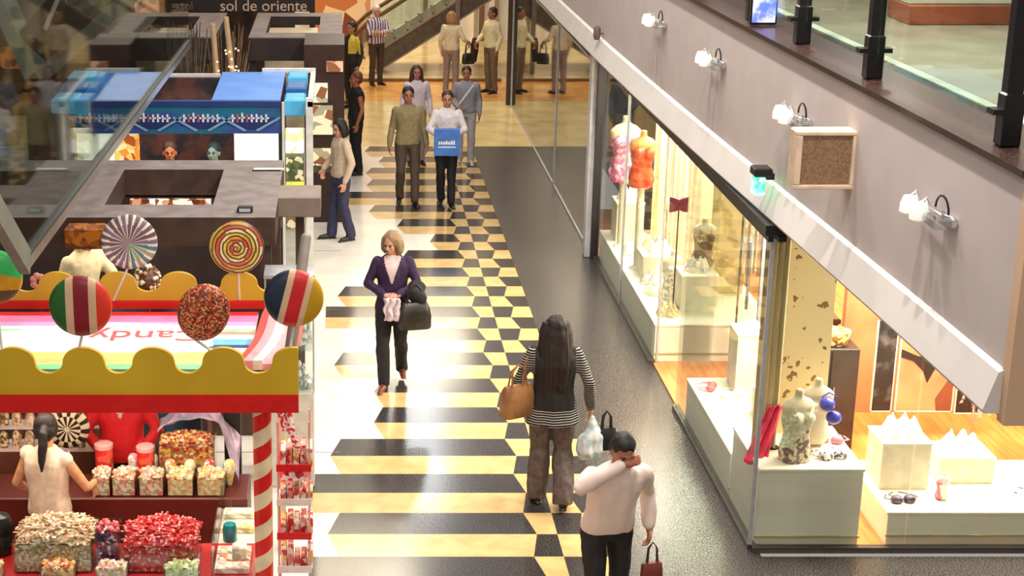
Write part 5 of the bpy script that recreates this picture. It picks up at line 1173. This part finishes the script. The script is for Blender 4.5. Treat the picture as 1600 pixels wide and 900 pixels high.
# 12
p=gnd(704,146); b12=person('fair-haired woman in beige vest seen from behind near the end wall',p,2.7,1.68,
  J=dict(eN=(-.27,.0,1.14),wN=(-.32,-.16,1.05)),skin=(206,150,120),topm=cl('vest_beige',(222,206,176)),bottom=cl('trouser_mauve',(150,130,126)),hairc=(166,124,84),hair='bob',voxel=.013)
# 13
p=gnd(766,145); b13=person('man in cream shirt and olive-brown trousers standing farthest right by the dark post',p,-1.0,1.76,
  J=dict(wN=(-.20,-.22,1.0),eN=(-.26,-.02,1.13)),skin=(170,106,78),topm=cl('shirt_cream',(226,216,176)),bottom=cl('trouser_olive',(112,98,76)),hairc=(50,32,24),voxel=.013)
# 14 seller
p=V((at(72,690,Y=11.28).x,11.28,0)); person('seller with dark tied hair in sleeveless white top inside the candy stall',p,2.75,1.66,
  J=dict(eN=(-.27,-.10,1.12),wN=(-.20,-.32,1.05),eP=(.27,.02,1.12),wP=(.26,-.16,.98)),skin=(222,160,118),topm=cl('top_offwhite',(232,214,190),(214,192,164)),sleeve='cap',bottom=cl('trouser_navy',(30,28,36)),hairc=(30,16,16),hair='pony',voxel=.009,head=(.25,0,.45))
# 17 red shirt
rs=cl('shirt_red',(204,18,26),(186,12,20))
p=V((at(192,700,Y=12.28).x,12.28,0)); person('person in bright red V-neck shirt behind the rear counter, head hidden by the sign',p,.05,1.72,
  J=dict(eP=(.28,-.04,1.14),wP=(.14,-.15,1.0),eN=(-.28,-.04,1.14),wN=(-.14,-.15,1.0)),skin=(200,150,124),topm=[rs,cl('collar_grey',(200,170,170))],paint=lambda c:1 if (c.y<-.05 and c.z>1.27 and abs(c.x)<(c.z-1.26)*.4) else 0,bottom=cl('trouser_dark5',(30,24,24)),hairc=(60,40,30),voxel=.010,w=1.1,belly=.02)
# 15 cream shirt in the pergola stall
p=V((at(124,420,Y=15.35).x,15.35,.262)); person('pale-haired person in cream shirt standing under the near pergola',p,.9,1.80,lean=(.0,-.12),head=(.4,0,.2),w=1.15,
  J=dict(eP=(.27,-.22,1.12),wP=(.20,-.38,1.08)),skin=(226,160,120),topm=cl('shirt_ivory',(240,226,180)),bottom=cl('trouser_dark6',(60,50,44)),hairc=(226,206,150),hair='bob',voxel=.012)
# 16 kiosk staff
p=V((at(265,230,Y=20.3).x,20.3,0)); person('reddish-faced seller behind the counter of the blue kiosk, left one',p,.1,1.8,skin=(206,120,76),topm=cl('shirt_maroon',(90,30,26)),bottom=cl('trouser_dark7',(30,30,34)),hairc=(60,30,20),voxel=.013)
p=V((at(296,230,Y=20.5).x+.30,20.55,0)); person('seller in teal shirt behind the counter of the blue kiosk, right one',p,-.3,1.74,skin=(150,170,160),topm=cl('shirt_teal',(100,170,170)),bottom=cl('trouser_dark8',(30,30,34)),hairc=(30,50,54),voxel=.013)
# ---------------------------------------------------------------- what they carry
def bagbox(root,w,d,h,mat,mat2,name='bag_body',taper=.8,handle=.16,hr=.007,two=True):
    g=MB(); n=12; prof=[]
    vs=[];seg=20
    for (z,s_) in ((0,.92),(.02,1),(h*.5,1.0),(h*.85,(1+taper)/2),(h,taper)):
        for k in range(seg):
            a=2*PI*k/seg; c_,q_=math.cos(a),math.sin(a); vs.append((w/2*s_*math.copysign(abs(c_)**.45,c_),d/2*(s_ if z<h else s_*.5)*math.copysign(abs(q_)**.45,q_),z))
    fs=[[i*seg+k,i*seg+(k+1)%seg,(i+1)*seg+(k+1)%seg,(i+1)*seg+k] for i in range(4) for k in range(seg)]+[list(range(seg-1,-1,-1)),[4*seg+k for k in range(seg)]]
    g.add(vs,fs); g.build(name,mat,root,True)
    for sy in ((-1,1) if two else (0,)):
        g=MB(); g.tube([(-w*.25,sy*d*.22,h*.9),(-w*.2,sy*d*.1,h+handle*.7),(0,0,h+handle),(w*.2,sy*d*.1,h+handle*.7),(w*.25,sy*d*.22,h*.9)],hr,seg=8); g.build('handle',mat2,root,True)
bb=M('bag_blue',(70,120,200),.4,c2=(60,108,190)); c=W(bw,(0,-.37,.0))
r=thing('shopping_bag','blue paper shopping bag with white lettering held by the woman in white','bag',(c.x,c.y,.84),-.05)
g=MB(); g.box(-.19,.19,-.05,.05,0,.40,bev=.006); g.build('bag_body',bb,r)
for sx in (-1,1): g=MB(); g.tube([(sx*.05-.06,-.03,.35),(sx*.05-.03,0,.42),(sx*.05+.03,0,.42),(sx*.05+.06,-.03,.35)],.005,seg=6); g.build('handle',cl('cord',(220,220,230)),r,True)
g=MB(); random.seed(2)
for k in range(7): x=-.125+.036*k; g.box(x,x+.024,-.054,-.049,.17,.17+random.choice((.045,.055,.06)))
g.box(-.13,.13,-.054,-.049,.125,.14); g.box(-.10,.10,-.054,-.049,.19,.20); g.build('printed_mark',M('print_white',(240,244,250),.4),r)
bk_=M('leather_black',(34,30,28),.35,c2=(52,46,40)); c=W(pw,(.20,-.20,.0)); c=at(648,478,Y=W(pw,(.2,-.2,1)).y)
r=thing('handbag','slouchy black handbag hanging from the violet-cardigan woman\'s arm','handbag',(c.x,c.y,c.z-.24),.2); bagbox(r,.34,.14,.28,bk_,bk_,taper=.75,handle=.20)
g=MB(); g.tube([W(pw,(.27,-.05,1.14)),W(pw,(.22,-.17,1.07))+V((0,-.02,0)),W(pw,(.30,-.16,1.02)),W(pw,(.30,-.05,1.0))],[.085,.09,.085,.05],seg=14)
m_=g; o=blob(g,'draped_coat',cl('coat_black',(30,22,30)),None,voxel=.012,smooth=3,fold=.02,fscale=12); tag(o,'dark coat folded over the violet-cardigan woman\'s left forearm','coat')
c=W(pw,(0,-.24,0)); g=MB(); nx,ny=10,12
vs=[(c.x-.07+.16*i/nx+.012*math.sin(j_*.8),c.y-.02-.02*math.sin(i*1.4+j_*.3),1.05*.988-.24*j_/ny) for j_ in range(ny+1) for i in range(nx+1)]
g.add(vs,[[j_*(nx+1)+i,j_*(nx+1)+i+1,(j_+1)*(nx+1)+i+1,(j_+1)*(nx+1)+i] for j_ in range(ny) for i in range(nx)]); o=g.build('cloth',cl('cloth_pale',(230,208,216)),None,True); so=o.modifiers.new('s','SOLIDIFY'); so.thickness=.02
tag(o,'pale pink cloth hanging from the violet-cardigan woman\'s joined hands','cloth')
tan=M('leather_tan',(166,116,70),.45,c2=(136,90,52),scale=6); c=W(sw,(.29,-.02,0))
r=thing('shoulder_bag','tan leather shoulder bag under the striped-top woman\'s left arm','handbag',(c.x-.02,c.y-.10,.86),.5); bagbox(r,.32,.13,.28,tan,tan,taper=.8,handle=.18,hr=.008)
g=MB(); g.tube([(.02,-.03,.24),(.06,-.02,.45),(.13,.02,.60)],.010,seg=8); g.build('strap',tan,r,True)
c=W(sw,(-.34,-.07,0)); pl=M('plastic_white',(226,226,226),.35,c2=(176,196,196),scale=12,alpha=.9)
r=thing('plastic_bag','white plastic carrier bag in the striped-top woman\'s right hand','bag',(c.x,c.y-.05,.42),.3)
b=MB(); loft(b,[((0,0,0),.09,.05),((0,0,.08),.13,.08),((.0,0,.2),.12,.07),((0,0,.30),.05,.03),((0,0,.40),.02,.015)]); blob(b,'bag_body',pl,r,voxel=.012,smooth=1,fold=.02,fscale=14)
r=thing('paper_bag','small black bag with ring handles beside the white carrier bag','bag',(c.x+.13,c.y-.02,.50),.2); bagbox(r,.17,.08,.2,M('bag_black',(30,28,30),.4),M('bag_black_handle',(24,22,24),.4),taper=.95,handle=.15,hr=.010)
c=W(man,(.31,-.05,0)); r=thing('small_bag','small reddish-brown bag hanging from the white-shirted man\'s lowered hand','bag',(c.x+.01,c.y-.02,.48),.2); bagbox(r,.16,.07,.18,M('bag_rust',(120,52,44),.5),M('bag_rust_handle',(70,40,36),.5),taper=.9,handle=.16,hr=.006)
c=W(b12,(-.33,-.12,0)); r=thing('handbag','black handbag on the right arm of the woman in the beige vest','handbag',(c.x,c.y-.03,.62),.3); bagbox(r,.26,.12,.22,bk_,bk_,taper=.8,handle=.24,hr=.012)
c=W(b13,(-.28,-.2,0)); r=thing('jacket','dark jacket carried over the arm of the man in the cream shirt','jacket',(c.x,c.y-.02,.0))
b=MB(); loft(b,[((0,0,.62),.04,.05),((0,0,.8),.07,.07),((0,0,1.0),.08,.08),((0,0,1.12),.05,.06)]); blob(b,'cloth',cl('jacket_dark',(52,34,30)),r,voxel=.015,smooth=2,fold=.015)
# ================================================================ LIGHT
wd=bpy.data.worlds.new('world'); sc.world=wd; wd.use_nodes=True
wd.node_tree.nodes['Background'].inputs[0].default_value=(1.0,.93,.86,1); wd.node_tree.nodes['Background'].inputs[1].default_value=.38
def area(name,loc,sx,sy,e,col=(1,.94,.86),rot=(0,0,0),spread=None):
    l=bpy.data.lights.new(name,'AREA'); l.shape='RECTANGLE'; l.size=sx; l.size_y=sy; l.energy=e; l.color=col
    if spread: l.spread=spread
    o=bpy.data.objects.new(name,l); COL.objects.link(o); o.location=loc; o.rotation_euler=rot; return o
for (x,y) in ((2.0,5),(1.9,10.5),(1.85,16),(1.8,22),(1,30)): area('ceiling_lamp',(x,y,10.2),.7,1.3,105)
for (x,y) in ((-.6,8),(-.6,16),(-.6,24)): area('ceiling_lamp',(x,y,10.2),1.5,1.3,110)
for (x,y) in ((2.65,9.3),(2.6,12.0),(2.5,14.6),(2.4,18.5)): area('ceiling_spot',(x,y,7.7),.12,.12,165)
for (x,y) in ((2.05,39.5),(2.3,44.6)): area('ceiling_lamp',(x,y,11),1.1,.9,130,(.9,.95,1))
area('front_fill',(0,-3,9),7,3,400,(1,.93,.84),(math.radians(60),0,0)); area('ceiling_lamp',(-3,14,9),1.5,1.5,90); area('ceiling_lamp',(-3,22,9),1.5,1.5,60)  # the wide light behind the camera is added to brighten display fronts
for (x,y,sx,sy,e) in ((4.5,19.6,1.2,3,480),(4.4,14.6,1,2,220),(4.6,13.6,1.0,.8,70),(5.8,13.3,1.6,1.0,190),(7,14.2,1.5,1.2,170)): area('shop_lamp',(x,y,2.84),sx,sy,e,(1,.93,.78))

area('stall_fill',(-1.9,11.3,2.02),2.0,.3,28,(1,.85,.66))  # unseen warm lights added under the canopy to brighten the stall interior
area('stall_fill',(-1.6,10.6,2.08),2.2,.2,16,(1,.85,.66))
for (x,y,e) in ((5.6,10.5,60),(5.6,13.5,60),(5.6,18,60)): area('upper_lamp',(x,y,6.9),1,1.5,e,(1,.95,.85))
area('far_lamp',(1.5,38,7),3,2,420,(1,.85,.6)); area('far_lamp',(0,31,9.5),3,2,330,(1,.85,.6))
area('kiosk_lamp',(-2,20,2.4),2.5,.8,25,(1,.9,.75)); area('kiosk_lamp',(-2,15.3,2.1),2.5,.8,18,(1,.85,.7))
